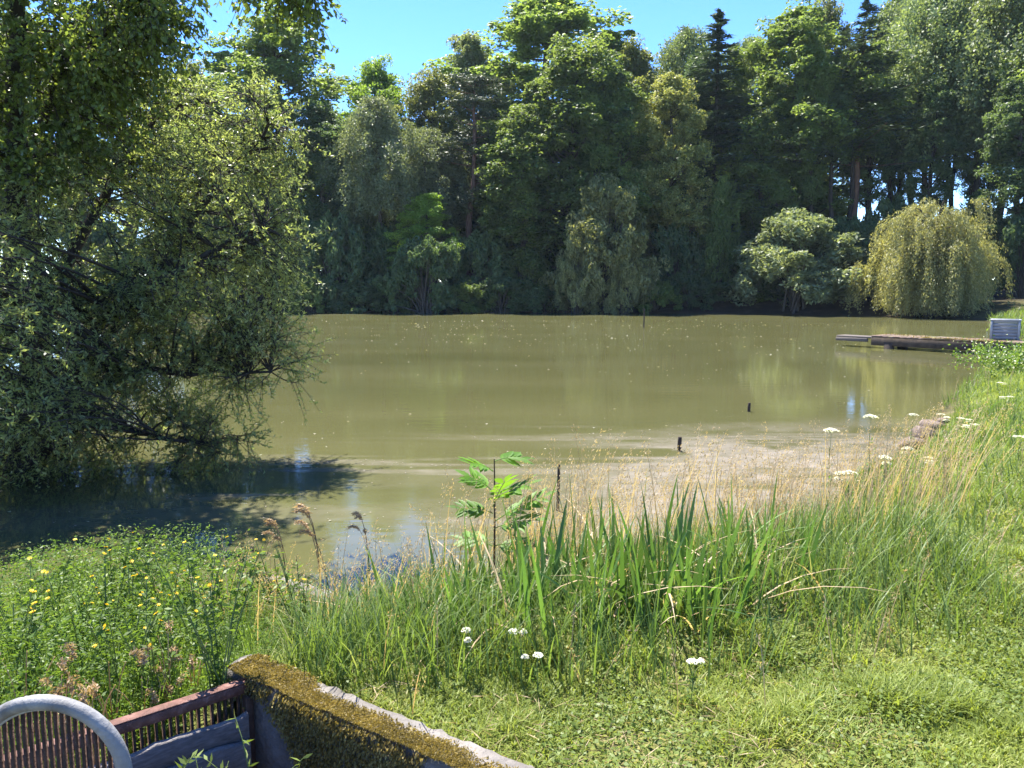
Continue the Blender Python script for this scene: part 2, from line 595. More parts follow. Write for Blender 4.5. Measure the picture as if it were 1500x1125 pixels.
def birch(seed, H=22, R_=4.2):
    rg = np.random.default_rng(seed)
    tm, cm = MB(), MB()
    tz = np.linspace(0, H * .95, 9)
    tp = np.stack([np.cumsum(rg.normal(0, .15, 9)), np.cumsum(rg.normal(0, .15, 9)), tz], 1)
    tp[0, :2] = 0
    tube(tm, tp, H * .010 * (1 - tz / H) ** .8 + .02, 6)
    P_, D_ = [], []
    ncl = 330
    for k in range(ncl):
        t = (k + rg.random()) / ncl
        a = rg.uniform(0, 6.283)
        prof = math.sin(math.pi * min(1, t * .8 + .2)) ** .65
        rho = R_ * prof * rg.uniform(.2, 1.0) * (1 + .25 * math.sin(3 * a + 7 * t))
        z = H * (.50 + .52 * t)
        p = np.array([rho * math.cos(a), rho * math.sin(a), min(z, H)])
        out = np.array([math.cos(a), math.sin(a), 0])
        ln = rg.uniform(1.2, 3.2)
        if k % 6 == 0:
            zb = max(1, z - rho * .9)
            q = np.array([np.interp(zb, tz, tp[:, 0]), np.interp(zb, tz, tp[:, 1]), zb])
            tube(tm, bez(q, (p + q) / 2 + [0, 0, .2], p, 4), np.linspace(.05, .012, 4), 4, False)
        m = 150
        u = rg.random(m)
        base = p + out * (u * .7)[:, None] * ln * .35 + np.array([0, 0, -1]) * (u ** 1.3 * ln)[:, None]
        P_.append(base + rg.normal(0, .16, (m, 3)) * np.array([1.6, 1.6, 1]))
        D_.append(np.tile(out * .3 + np.array([0, 0, -1]), (m, 1)) + rg.normal(0, .5, (m, 3)))
    P_, D_ = np.concatenate(P_), np.concatenate(D_)
    s = rg.uniform(.6, 1.3, len(P_))
    leaf_quads(cm, P_, D_, rnd_dirs(len(P_), rg), .20 * s, .12 * s)
    return tm, cm, H, R_


def conifer(seed, H=24, R_=3.6, cb=.2, layers=34, droop=.18, per=7, dens=1.0, irregular=.32):
    rg = np.random.default_rng(seed)
    tm, cm = MB(), MB()
    tz = np.linspace(0, H * .985, 8)
    tp = np.stack([rg.normal(0, .06, 8), rg.normal(0, .06, 8), tz], 1)
    tube(tm, tp, H * .011 * (1 - tz / H) + .02, 7)
    for k in range(layers):
        t = k / (layers - 1)
        z = H * (cb + (.99 - cb) * t)
        for j in range(per):
            a = rg.uniform(0, 6.283)
            ln = R_ * ((1 - t) ** .75 * .92 + .05) * rg.uniform(1 - irregular * 1.6, 1 + irregular)
            d = np.array([math.cos(a), math.sin(a), 0])
            p0 = np.array([0, 0, z + rg.normal(0, .15)])
            p2 = p0 + d * ln + np.array([0, 0, -ln * droop + .1 * ln])
            p1 = p0 + d * ln * .55 + np.array([0, 0, -ln * droop * .9])
            if k % 2 == 0:
                tube(tm, bez(p0, p1, p2, 4), np.linspace(.06, .012, 4), 4, False)
            m = int(130 * dens * (ln / R_ + .15))
            u = rg.random(m) ** .7
            b = (1 - u)[:, None] ** 2 * p0 + (2 * u * (1 - u))[:, None] * p1 + (u ** 2)[:, None] * p2
            side = np.array([-d[1], d[0], 0])
            sp = rg.normal(0, 1, m) * ln * .17 * (.35 + u)
            P = b + side * sp[:, None] + rg.normal(0, .07, (m, 3)) - np.array([0, 0, 1]) * (np.abs(sp) * .25)[:, None]
            Dd = d + side * (np.sign(sp) * .8)[:, None] + rg.normal(0, .3, (m, 3)) + np.array([0, 0, -.15])
            Nn = norm(np.array([0, 0, 1]) + rg.normal(0, .5, (m, 3)))
            s = rg.uniform(.6, 1.3, m)
            leaf_quads(cm, P, Dd, Nn, .34 * s, .10 * s)
    return tm, cm, H, R_


def scots_pine(seed, H=22, R_=3.2):
    rg = np.random.default_rng(seed)
    tm, cm = MB(), MB()
    tz = np.linspace(0, H * .97, 9)
    tp = np.stack([np.cumsum(rg.normal(0, .12, 9)), np.cumsum(rg.normal(0, .12, 9)), tz], 1)
    tp[0, :2] = 0
    tube(tm, tp, H * .012 * (1 - tz / H) ** .7 + .03, 7)
    C, r = [], []
    for k in range(46):
        t = k / 45
        z = H * (.42 + .56 * t)
        a = rg.uniform(0, 6.283)
        ln = R_ * (1 - .65 * t ** 2) * rg.uniform(.4, 1.05)
        q = np.array([np.interp(z, tz, tp[:, 0]), np.interp(z, tz, tp[:, 1]), z])
        p = q + np.array([math.cos(a) * ln, math.sin(a) * ln, .25 * ln])
        tube(tm, bez(q, (p + q) / 2 + [0, 0, -.1], p, 4), np.linspace(.07, .02, 4), 4, False)
        for f in (.55, 1.0):
            C.append(q + (p - q) * f + rg.normal(0, .2, 3)); r.append(rg.uniform(.55, 1.0) * (R_ / 3.2))
    clump_leaves(cm, np.array(C), np.array(r), 260, .26, .07, rg, up=.8, squash=.38)
    return tm, cm, H, R_


def weeping(seed, H=10, R_=4.8):
    rg = np.random.default_rng(seed)
    tm, cm = MB(), MB()
    tube(tm, [[0, 0, 0], [.1, 0, 1.5], [0, .1, 3.2], [-.2, 0, 5.0]], [.42, .34, .28, .18], 8)
    P_, D_ = [], []
    limbs = []
    for k in range(24):
        a = k * 2.4 + rg.uniform(-.7, .7)
        rho = R_ * rg.uniform(.15, .80)
        top = np.array([math.cos(a) * rho, math.sin(a) * rho, H * (1 - .55 * (rho / R_) ** 1.7) * rg.uniform(.84, 1.04)])
        q = np.array([0, 0, rg.uniform(2.4, 4.6)])
        pts = bez(q, np.array([top[0] * .35, top[1] * .35, top[2] * 1.02]), top, 7)
        tube(tm, pts, np.linspace(.17, .03, 7), 5, False)
        limbs.append((pts, a))
    # hanging sprays gathered in bunches, so dark gaps open between them
    for k in range(330):
        pts, a = limbs[rg.integers(24)]
        b0 = pts[rg.integers(1, 7)] * np.array([1, 1, rg.uniform(.62, 1.0)]) + rg.normal(0, .6, 3) * np.array([1, 1, .7])
        for s_ in range(rg.integers(3, 8)):
            p0 = b0 + rg.normal(0, .20, 3) * np.array([1, 1, .7])
            aa = math.atan2(p0[1], p0[0]) + rg.normal(0, .35)
            out = np.array([math.cos(aa), math.sin(aa), 0])
            rho = math.hypot(p0[0], p0[1])
            ln = min(p0[2] - rg.uniform(.0, 1.1), rg.uniform(.7, 2.8) if rg.random() < .62 else rg.uniform(2.8, 7.5))
            if ln < .6:
                continue
            sp = rg.uniform(.25, 1.5) * max(.25, 1 - rho / R_ * .55)
            m = int(48 * ln)
            u = rg.random(m)
            rise = .22 * np.sin(np.clip(u * 3.2, 0, math.pi))
            b = p0 + out * (sp * np.sqrt(u) * 1.25)[:, None] + np.array([0, 0, 1]) * (rise - u ** 1.25 * ln)[:, None]
            P_.append(b + rg.normal(0, .11, (m, 3)))
            D_.append(out * .35 + np.array([0, 0, -1]) + rg.normal(0, .35, (m, 3)))
    P_, D_ = np.concatenate(P_), np.concatenate(D_)
    s = rg.uniform(.6, 1.35, len(P_))
    leaf_quads(cm, P_, D_, rnd_dirs(len(P_), rg), .19 * s, .055 * s)
    return tm, cm, H, R_


def shrub(seed, H=5, R_=3.2, ncl=60, nleaf=480, L=.20, W=.085, dome=True):
    rg = np.random.default_rng(seed)
    tm, cm = MB(), MB()
    C, r = [], []
    for k in range(ncl):
        a = rg.uniform(0, 6.283)
        t = rg.random() ** .75
        lob = 1 + .22 * math.sin(3 * a + seed) + .14 * math.sin(7 * a + 2 * seed)
        rho = R_ * lob * math.sqrt(rg.uniform(.05, 1)) * (1 - t ** 2.4 * .75) * .86
        p = np.array([rho * math.cos(a), rho * math.sin(a), .3 + H * .86 * t * (1 + .12 * math.sin(4 * a))])
        C.append(p); r.append(H * .15 * rg.uniform(.6, 1.2))
        if k % 2 == 0:
            tube(tm, bez(np.array([rg.normal(0, .25), rg.normal(0, .25), -.1]), np.array([p[0] * .3, p[1] * .3, p[2] * .7]), p, 5), np.linspace(.07, .015, 5), 4, False)
    clump_leaves(cm, np.array(C), np.array(r), nleaf, L, W, rg, up=.4, squash=.85)
    return tm, cm, H, R_


KIND = {}


def kind(name, gen, leaf, bark='bark'):
    tm, cm, H, R_ = gen
    KIND[name] = (tm.mesh('trunk', M[bark], True), cm.mesh('crown', M[leaf]), H, R_)


kind('oak_a', broadleaf(1, 22, 5.0, .22, 95, 760), 'oak')
kind('oak_b', broadleaf(2, 22, 4.6, .30, 90, 740, lobes=4), 'oak')
kind('oak_c', broadleaf(3, 20, 5.4, .18, 100, 720, lobes=6, L=.215, W=.135), 'oak')
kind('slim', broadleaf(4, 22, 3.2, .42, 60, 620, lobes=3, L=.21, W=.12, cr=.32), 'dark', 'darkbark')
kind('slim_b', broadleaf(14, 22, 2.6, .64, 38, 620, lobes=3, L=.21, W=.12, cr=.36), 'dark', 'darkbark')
kind('birch_a', birch(5), 'birch')
kind('birch_b', birch(6, 22, 3.6), 'birch')
kind('spruce', conifer(7, 24, 3.3, .22), 'conifer', 'darkbark')
kind('larch', conifer(8, 24, 4.4, .46, 19, .05, 6, 1.25, .4), 'conifer', 'redbark')
kind('pine', scots_pine(9), 'pine', 'redbark')
kind('weeping', weeping(10), 'weeping')
kind('shrub_a', shrub(11, ncl=88, nleaf=520), 'grey')
kind('shrub_b', shrub(12, 5, 3.0, 55, 480), 'oak')
kind('shrub_c', shrub(13, 4, 3.6, 60, 420, .22, .10), 'dark')


def plant_tree(k, px, Y, top, width, label, group=None, leaf=None, bark=None, cat='tree', name=None, rz=None, sink=.1):
    """a tree of kind k at distance Y, its top and spread as measured"""
    tm, cm, H, R_ = KIND[k]
    x = float(ray(px, 420)[0] / ray(px, 420)[1] * Y)
    z = max(gz(x, Y), -.05) - sink
    h = A(px, top, Y)[2] - z
    w = width / F_PX * Y * .5 * (1.33 if cat in ('tree', 'birch tree', 'spruce', 'conifer', 'pine tree', 'small tree') else 1.0)
    o = thing(name or cat.replace(' ', '_'), label, cat, (x, Y, z), group, rng.uniform(0, 6.28) if rz is None else rz, (w / R_, w / R_, h / H))
    obj('trunk', tm, o, mat=M[bark] if bark else None)
    obj('crown', cm, o, mat=M[leaf] if leaf else None)
    return o


# ---- the wood across the pond: front trees as measured
T = plant_tree
T('oak_a', 422, 78, 22, 200, 'tall dark green tree standing against the sky left of the deep gap in the treetops', leaf='oak')
T('oak_c', 560, 82, 86, 130, 'rounded yellow-green treetop at the bottom left edge of the sky gap', leaf='bright')
T('oak_b', 478, 74, 150, 120, 'very dark leafy tree just right of the willow over the water', leaf='dark')
T('birch_b', 556, 70, 145, 92, 'slender grey-green tree with silvery leaves below the sky gap', leaf='grey')
T('oak_c', 640, 80, 110, 130, 'pale olive tree with yellowish top at the lowest point of the sky gap', leaf='olive')
T('birch_a', 628, 74, 190, 100, 'hazy pale grey-olive tree between the silvery tree and the reddish pine', leaf='grey')
T('oak_a', 790, 86, -8, 270, 'tallest broad tree with glossy grey-green crown, reaching the top of the photo', leaf='oak')
T('oak_b', 690, 84, 48, 110, 'thin-topped grey tree leaning on the left shoulder of the tallest broad tree', leaf='grey')
T('pine', 692, 72, 105, 95, 'scots pine with reddish trunk left of the big mid-green tree', cat='pine tree')
T('oak_c', 828, 73, 66, 200, 'big mid-green leafy tree in front of the tallest broad tree', leaf='oak')
T('oak_b', 765, 70, 150, 120, 'leafy green tree with lit clumps right of the scots pine', leaf='oak')
T('oak_a', 925, 80, 62, 120, 'olive tree with brownish top left of the sky notch', leaf='olive')
T('oak_c', 905, 72, 130, 110, 'dark green tree just left of the flowering chestnut', leaf='oak')
T('oak_b', 978, 71, 104, 100, 'chestnut tree covered in cream yellow blossom', leaf='chestnut')
T('birch_b', 998, 84, 44, 90, 'feathery pale tree behind the flowering chestnut', leaf='birch')
T('spruce', 1041, 74, 16, 135, 'dark narrow spruce with pointed tip right of the flowering chestnut', cat='spruce')
T('birch_a', 1090, 86, 58, 90, 'pale feathery treetop between the spruce and the big green tree', leaf='birch')
T('oak_a', 1150, 75, 10, 185, 'big bright green leafy tree right of the pointed spruce', leaf='oak')
T('oak_c', 1105, 72, 170, 110, 'darker green tree under the big bright green one', leaf='oak')
T('larch', 1247, 72, 2, 170, 'dark conifer with layered flat branches and reddish trunk left of the birches', cat='conifer')
T('oak_c', 1195, 84, 4, 110, 'light green treetop behind the layered conifer', leaf='olive')
T('birch_a', 1345, 74, -25, 150, 'pale drooping birch just right of the layered conifer', leaf='birch', cat='birch tree')
T('birch_b', 1300, 82, -6, 110, 'light green birch top peeping between the layered conifer and the pale drooping birch', leaf='birch', cat='birch tree')
T('birch_a', 1425, 72, -40, 150, 'pale birch above the weeping willow, its top cut by the photo edge', leaf='birch', cat='birch tree')
T('birch_b', 1490, 68, -60, 150, 'pale green birch at the right edge of the photo', leaf='birch', cat='birch tree')
T('oak_b', 1478, 63, 110, 110, 'dark leafy tree at the right edge behind the weeping willow', leaf='dark')
T('oak_a', 1580, 66, -60, 200, 'broad leafy tree past the right edge of the photo', leaf='oak')
T('oak_c', 300, 80, 92, 130, 'green tree showing above the willow at the left of the sky gap', leaf='olive')
T('oak_b', 190, 80, 60, 200, 'tall tree behind the willow, glimpsed through its upper leaves', leaf='oak')
T('oak_a', 60, 78, 20, 220, 'tall tree behind the glossy-leaved tree at the left edge', leaf='oak')
T('oak_c', -90, 76, 0, 240, 'tall tree past the left edge of the photo', leaf='oak')
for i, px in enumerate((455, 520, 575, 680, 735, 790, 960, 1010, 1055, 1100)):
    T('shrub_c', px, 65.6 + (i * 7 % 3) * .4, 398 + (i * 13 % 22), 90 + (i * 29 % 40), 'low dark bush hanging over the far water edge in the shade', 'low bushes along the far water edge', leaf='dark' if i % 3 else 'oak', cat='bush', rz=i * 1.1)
# thin poles whose bare trunks stand against the light
pole_px = [1183, 1212, 1228, 1262, 1276, 1291, 1304, 1318, 1333, 1352, 1372, 1396, 1418, 1440, 1462, 1010, 1066, 1120, 868, 892]
for i, px in enumerate(pole_px):
    T('slim_b' if i % 3 else 'slim', px, 70 + (i * 37 % 9), 60 + (i * 53 % 70), 42 + (i * 29 % 24), 'slim straight tree with a bare dark trunk in the row of poles', 'slim trees with bare trunks in the far wood', leaf='dark' if i % 2 else 'oak', rz=i * 1.7)
# back row, mostly hidden
bx = [330, 380, 455, 505, 600, 655, 720, 760, 815, 860, 905, 955, 1015, 1060, 1110, 1160]
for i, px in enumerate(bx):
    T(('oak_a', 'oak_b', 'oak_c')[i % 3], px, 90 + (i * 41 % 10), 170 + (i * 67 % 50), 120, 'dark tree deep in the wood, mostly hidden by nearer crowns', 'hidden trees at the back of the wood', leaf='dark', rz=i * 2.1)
# understorey
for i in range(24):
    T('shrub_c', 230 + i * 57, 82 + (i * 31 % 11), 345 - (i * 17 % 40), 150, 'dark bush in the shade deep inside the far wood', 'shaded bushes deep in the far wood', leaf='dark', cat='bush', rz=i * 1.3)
B = lambda *a, **k: T(*a, cat='shrub', **k)
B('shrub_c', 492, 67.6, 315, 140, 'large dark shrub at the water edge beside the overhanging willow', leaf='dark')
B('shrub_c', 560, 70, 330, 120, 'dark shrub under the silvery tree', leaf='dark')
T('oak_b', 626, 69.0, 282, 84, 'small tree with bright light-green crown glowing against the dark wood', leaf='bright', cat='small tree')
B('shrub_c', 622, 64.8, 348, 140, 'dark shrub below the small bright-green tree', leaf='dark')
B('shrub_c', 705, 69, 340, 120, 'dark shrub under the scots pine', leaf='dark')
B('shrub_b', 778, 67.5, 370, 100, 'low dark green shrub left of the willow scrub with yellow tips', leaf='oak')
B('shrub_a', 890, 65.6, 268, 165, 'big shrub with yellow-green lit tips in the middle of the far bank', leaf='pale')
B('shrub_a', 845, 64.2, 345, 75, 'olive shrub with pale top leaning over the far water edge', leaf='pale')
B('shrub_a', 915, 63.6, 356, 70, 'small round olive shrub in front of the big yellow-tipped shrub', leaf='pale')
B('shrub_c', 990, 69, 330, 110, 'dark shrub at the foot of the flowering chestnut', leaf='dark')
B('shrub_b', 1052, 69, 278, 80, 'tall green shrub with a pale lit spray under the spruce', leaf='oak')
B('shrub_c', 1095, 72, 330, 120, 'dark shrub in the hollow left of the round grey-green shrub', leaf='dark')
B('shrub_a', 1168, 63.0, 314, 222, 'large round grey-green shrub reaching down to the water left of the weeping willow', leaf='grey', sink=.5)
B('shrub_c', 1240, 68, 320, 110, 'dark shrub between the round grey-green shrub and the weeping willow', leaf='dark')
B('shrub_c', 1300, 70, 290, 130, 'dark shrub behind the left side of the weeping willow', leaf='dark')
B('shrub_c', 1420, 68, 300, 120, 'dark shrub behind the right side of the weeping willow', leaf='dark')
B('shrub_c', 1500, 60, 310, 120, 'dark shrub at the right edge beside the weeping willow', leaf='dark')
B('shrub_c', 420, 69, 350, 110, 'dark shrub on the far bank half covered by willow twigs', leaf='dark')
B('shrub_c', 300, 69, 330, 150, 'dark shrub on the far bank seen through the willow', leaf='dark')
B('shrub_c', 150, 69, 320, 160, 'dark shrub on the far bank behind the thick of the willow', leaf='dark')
T('weeping', 1364, 56, 285, 212, 'weeping willow with golden-green curtains hanging to the water', cat='willow tree', name='weeping_willow', rz=2.4)

# ------------------------------------------------------------------ near willow and glossy tree on the left
def grown_tree(name, label, cat, base, stems, ellipsoids, leafmat, seed, nleaf, L, W, twig_len, hang, loc_group=None, up=.3, sub=9):
    """stems: list of polylines; ellipsoids: (centre, radii, number of sprays). Sprays are tied to the nearest stem point."""
    rg = np.random.default_rng(seed)
    base = np.array(base, float)
    root = thing(name, label, cat, base, loc_group)
    tm, bm_, cm = MB(), MB(), MB()
    SP = []
    for pts, r0, r1 in stems:
        pts = np.array(pts, float) - base
        t = np.linspace(0, 1, len(pts)); tt = np.linspace(0, 1, 16)
        q = np.stack([np.interp(tt, t, pts[:, i]) for i in range(3)], 1)
        for _ in range(2):
            q[1:-1] = (q[:-2] + q[2:] + 2 * q[1:-1]) / 4
        q[1:] += rg.normal(0, .03, (15, 3))
        tube(tm, q, np.linspace(r0, r1, 16), 7)
        SP.append(np.concatenate([q[3:], np.linspace(r0, r1, 16)[3:, None]], 1))
    SP = np.concatenate(SP)
    Pl, Dl = [], []
    for c, rad, n in ellipsoids:
        c = np.array(c, float) - base
        for k in range(n):
            u = rnd_dirs(1, rg)[0] * rg.uniform(.25, 1) ** .45
            p = c + u * np.array(rad)
            d = np.linalg.norm(SP[:, :3] - p, axis=1) + rg.random(len(SP)) * .5 + np.maximum(0, SP[:, 2] - p[2]) * .6
            q = SP[d.argmin()]
            mid = (q[:3] + p) / 2 + np.array([0, 0, .10 * np.linalg.norm(p - q[:3])]) + rg.normal(0, .10, 3)
            bp = bez(q[:3], mid, p, 8)
            r_ = min(q[3] * .55, .010 + .006 * np.linalg.norm(p - q[:3]))
            tube(bm_, bp, np.linspace(r_, .004, 8), 4, False)
            bd = norm(bp[-1] - bp[-3])
            for j in range(sub):
                st = bp[rg.integers(3, 8)] + rg.normal(0, .01, 3)
                dd = norm(bd * .7 + rnd_dirs(1, rg)[0] * .9)
                ln = twig_len * rg.uniform(.5, 1.3)
                e = st + dd * ln + np.array([0, 0, -hang * ln])
                tw = bez(st, st + dd * ln * .6, e, 5)
                tube(bm_, tw, np.linspace(.0045, .0018, 5), 3, False)
                m = nleaf
                uu = rg.uniform(.15, 1.05, m)
                b = (1 - uu)[:, None] ** 2 * tw[0] + (2 * uu * (1 - uu))[:, None] * (st + dd * ln * .6) + (uu ** 2)[:, None] * e
                ld = norm(rnd_dirs(m, rg) * .9 + dd * .6 + np.array([0, 0, -.35 * hang]))
                Pl.append(b + ld * L * .5)
                Dl.append(ld)
    Pl, Dl = np.concatenate(Pl), np.concatenate(Dl)
    s = rg.uniform(.6, 1.3, len(Pl))
    leaf_quads(cm, Pl, Dl, norm(rnd_dirs(len(Pl), rg) + np.array([0, 0, up])), L * s, W * s)
    obj('trunk', tm.mesh('trunk', M['darkbark'], True), root)
    obj('branches', bm_.mesh('branches', M['darkbark'], True), root)
    obj('crown', cm.mesh('crown', leafmat), root)
    return root


def pt(px, py, Y):
    return A(px, py, Y)


wb = G(40, 700, .0) + np.array([-.6, .6, 0])
wb[2] = -.1
Y0 = wb[1]
stems = [
    ([wb, pt(30, 560, Y0), pt(90, 400, Y0 + .6), pt(170, 250, Y0 + 1.2), pt(250, 150, Y0 + 1.6)], .13, .03),
    ([wb + [.2, 0, 0], pt(90, 560, Y0 - .1), pt(150, 470, Y0), pt(260, 400, Y0 + .2), pt(380, 330, Y0 + .3)], .11, .02),
    ([wb + [.2, -.1, 0], pt(80, 610, Y0 - .2), pt(180, 545, Y0 - .2), pt(290, 545, Y0), pt(400, 540, Y0)], .09, .015),
    ([wb + [.1, .1, 0], pt(110, 560, Y0 + .3), pt(210, 420, Y0 + .8), pt(330, 260, Y0 + 1.2), pt(400, 180, Y0 + 1.3)], .10, .02),
    ([wb + [.2, -.2, 0], pt(80, 640, Y0 - .4), pt(150, 610, Y0 - .4), pt(230, 640, Y0 - .4), pt(320, 650, Y0 - .3)], .07, .012),
    ([wb + [-.1, 0, 0], pt(-30, 540, Y0), pt(-40, 360, Y0 + .3), pt(20, 220, Y0 + .5), pt(60, 120, Y0 + .5)], .12, .02),
    ([wb + [-.2, -.1, 0], pt(-60, 600, Y0 - .3), pt(-120, 470, Y0 - .3), pt(-160, 350, Y0 - .3)], .10, .02),
]


def ell(px, py, Y, rx, rz, ry, n):
    return (pt(px, py, Y), (rx / F_PX * Y, ry, rz / F_PX * Y), n)


ells = [
    ell(300, 190, Y0 + 1.4, 120, 85, 1.0, 70),
    ell(395, 215, Y0 + 1.4, 48, 70, .6, 26),
    ell(320, 310, Y0 + .8, 120, 90, 1.0, 70),
    ell(395, 375, Y0 + .4, 50, 75, .7, 30),
    ell(280, 440, Y0 + .2, 118, 90, 1.0, 72),
    ell(378, 470, Y0 + .1, 48, 60, .6, 28),
    ell(435, 510, Y0 + .1, 24, 46, .4, 6),
    ell(290, 560, Y0 - .1, 85, 60, .8, 36),
    ell(160, 320, Y0 + .6, 130, 130, 1.1, 85),
    ell(130, 480, Y0, 150, 110, 1.1, 90),
    ell(150, 600, Y0 - .3, 150, 60, .9, 56),
    ell(60, 680, Y0 - .5, 110, 50, .8, 34),
    ell(10, 420, Y0, 110, 160, 1.1, 70),
    ell(-80, 560, Y0, 110, 150, 1.1, 55),
    ell(240, 670, Y0 - .3, 90, 35, .5, 14),
    ell(335, 650, Y0 - .2, 45, 24, .4, 8),
    ell(20, 545, 7.3, 105, 120, .8, 52),  # last three spray groups added to shade the water off the left bank
    ell(-70, 420, 7.5, 120, 120, .8, 40),
    ell(-120, 640, 7.2, 120, 60, .8, 26),
]
grown_tree('willow_tree', 'large multi-stemmed willow leaning out over the water at the left', 'willow tree', wb, stems, ells, M['nearwillow'], 21, 15, .058, .019, .42, .14)

gb = G(-60, 760, .2)
gb[1] = 10.0
gb[0] = ray(-30, 420)[0] * 10.0
gb[2] = gz(gb[0], 10.0)
Y1 = 10.0
gb = np.array([-7.6, Y1 + .5, -.1])
gst = [
    ([gb, pt(20, 420, Y1), pt(28, 200, Y1 - .2), pt(20, 40, Y1 - .4), pt(40, -150, Y1 - .6)], .16, .06),
    ([pt(28, 230, Y1 - .2), pt(90, 120, Y1 - .4), pt(180, 20, Y1 - .8), pt(270, -90, Y1 - 1.2)], .06, .02),
    ([pt(40, -120, Y1 - .6), pt(180, -170, Y1 - 1.2), pt(320, -120, Y1 - 1.9), pt(420, -60, Y1 - 2.3)], .06, .012),
    ([pt(25, 130, Y1 - .3), pt(-60, 30, Y1 - .6), pt(-160, -60, Y1 - .9)], .06, .015),
]
gel = [
    ell(60, 60, Y1 - .3, 120, 90, 1.0, 62),
    ell(170, 60, Y1 - .6, 80, 75, .8, 46),
    ell(230, 20, Y1 - .9, 40, 50, .5, 18),
    ell(150, 180, Y1 - .2, 80, 70, .8, 28),
    ell(50, 200, Y1 - .2, 80, 80, .8, 34),
    ell(120, -90, Y1 - .8, 190, 90, 1.2, 50),
    ell(400, -35, Y1 - 2.2, 42, 50, .4, 14),
    ell(440, -15, Y1 - 2.3, 28, 28, .3, 8),
    ell(-80, 80, Y1 - .4, 100, 140, 1.0, 40),
]
grown_tree('leafy_tree', 'tall dark glossy-leaved tree at the top left, its hanging sprays over the willow', 'tree', gb, gst, gel, M['nearbirch'], 22, 15, .062, .042, .38, .55)

# ------------------------------------------------------------------ plants on the near bank
M['lawn'] = leaf_mat('lawn_blades', (.11, .155, .028), (.225, .27, .055), (.42, .38, .18), trans=.42, nscale=1.4)
M['weedleaf'] = leaf_mat('weed_leaves', (.095, .15, .03), (.20, .26, .055), (.32, .34, .11), trans=.42, nscale=1.5)
M['tall'] = leaf_mat('tall_grass_blades', (.06, .10, .022), (.13, .19, .045), (.30, .28, .13), trans=.4, nscale=1.6)
M['iris'] = leaf_mat('sword_leaves', (.040, .095, .024), (.105, .19, .044), (.23, .29, .08), trans=.4, rough=.4, spec=.4, nscale=2)
M['straw'] = leaf_mat('dry_straw', (.30, .21, .12), (.46, .35, .22), (.58, .48, .34), trans=.35, nscale=2)
M['husk'] = leaf_mat('brown_husk', (.20, .13, .07), (.42, .30, .18), (.60, .47, .30), trans=.25, nscale=9)
M['herb'] = leaf_mat('herb_leaves', (.050, .10, .018), (.125, .195, .035), (.24, .29, .07), trans=.42, nscale=1.3)
M['white'] = leaf_mat('white_petals', (.62, .62, .54), (.80, .80, .72), trans=.3, nscale=3)
M['yellow'] = leaf_mat('yellow_petals', (.62, .42, .02), (.80, .60, .03), trans=.3, nscale=3)
M['sapleaf'] = leaf_mat('sapling_leaves', (.07, .15, .02), (.13, .25, .03), (.19, .31, .05), trans=.48, nscale=3)
M['stalk'] = rough_mat('green_stalk', [(.3, (.09, .13, .03)), (.7, (.18, .22, .07))], 12, .6)
M['redstalk'] = rough_mat('reddish_stalk', [(.3, (.07, .035, .02)), (.7, (.16, .09, .05))], 12, .6)


def land_pts(n, xr, yr, smin=.05, smax=99):
    x = rng.uniform(*xr, n); y = rng.uniform(*yr, n)
    s = lake_sd(x, y)
    a, b = pit_coords(x, y)
    nogo = (a > -.22) & (a < WLEN + .3) & (b > -WTH - .02) & (b < RLEN + .3)
    ok = (s > smin) & (s < smax) & ~nogo
    x, y = x[ok], y[ok]
    z = ground_z(x, y, pit=False)
    return np.stack([x, y, z], 1), s[ok]


def keep(P, prob):
    return rng.random(len(P)) < prob


# short lawn
lawn, weed, tall, straw = MB(), MB(), MB(), MB()
for (n, xr, yr, wd) in ((260000, (-1.2, 3.2), (1.6, 4.6), .0062), (150000, (-.4, 6.0), (4.4, 8.5), .009), (110000, (2.5, 14), (7.5, 17), .013), (60000, (7, 24), (14, 34), .028)):
    P, s = land_pts(n, xr, yr, .35)
    pn = fbm(P[:, 0] * 1.7, P[:, 1] * 1.7, 31)
    P = P[keep(P, sstep(.28, .58, pn) * .85 + .15)]
    m = len(P)
    tn = fbm(P[:, 0] * 2.6, P[:, 1] * 2.6, 41)
    h = (.030 + .085 * sstep(.45, .8, tn)) * rng.uniform(.6, 1.5, m) * (1 + .10 * np.maximum(P[:, 1] - 5, 0))
    strips(lawn, P, h, wd * rng.uniform(.6, 1.4, m), rng.uniform(0, 6.283, m), rng.uniform(.1, .9, m), rng.uniform(0, .9, m), 3)
P, s = land_pts(190000, (-1.0, 5.2), (1.6, 7.2), .5)
pn = fbm(P[:, 0] * 2.3, P[:, 1] * 2.3, 51)
P = P[keep(P, sstep(.36, .60, pn))]
m = len(P)
P[:, 2] += rng.uniform(.005, .085, m)
L_ = rng.uniform(.009, .024, m)
leaf_quads(weed, P, rnd_dirs(m) * [1, 1, .35], norm(rnd_dirs(m) * .7 + [0, 0, 1]), L_, L_ * rng.uniform(.5, .8, m))
tag(obj('grass', lawn.mesh('grass', M['lawn'])), 'short green grass of the near bank', 'grass', kind='stuff')
tag(obj('clover_leaves', weed.mesh('clover_leaves', M['weedleaf'])), 'small broad weed leaves between the grass', 'ground cover', kind='stuff')

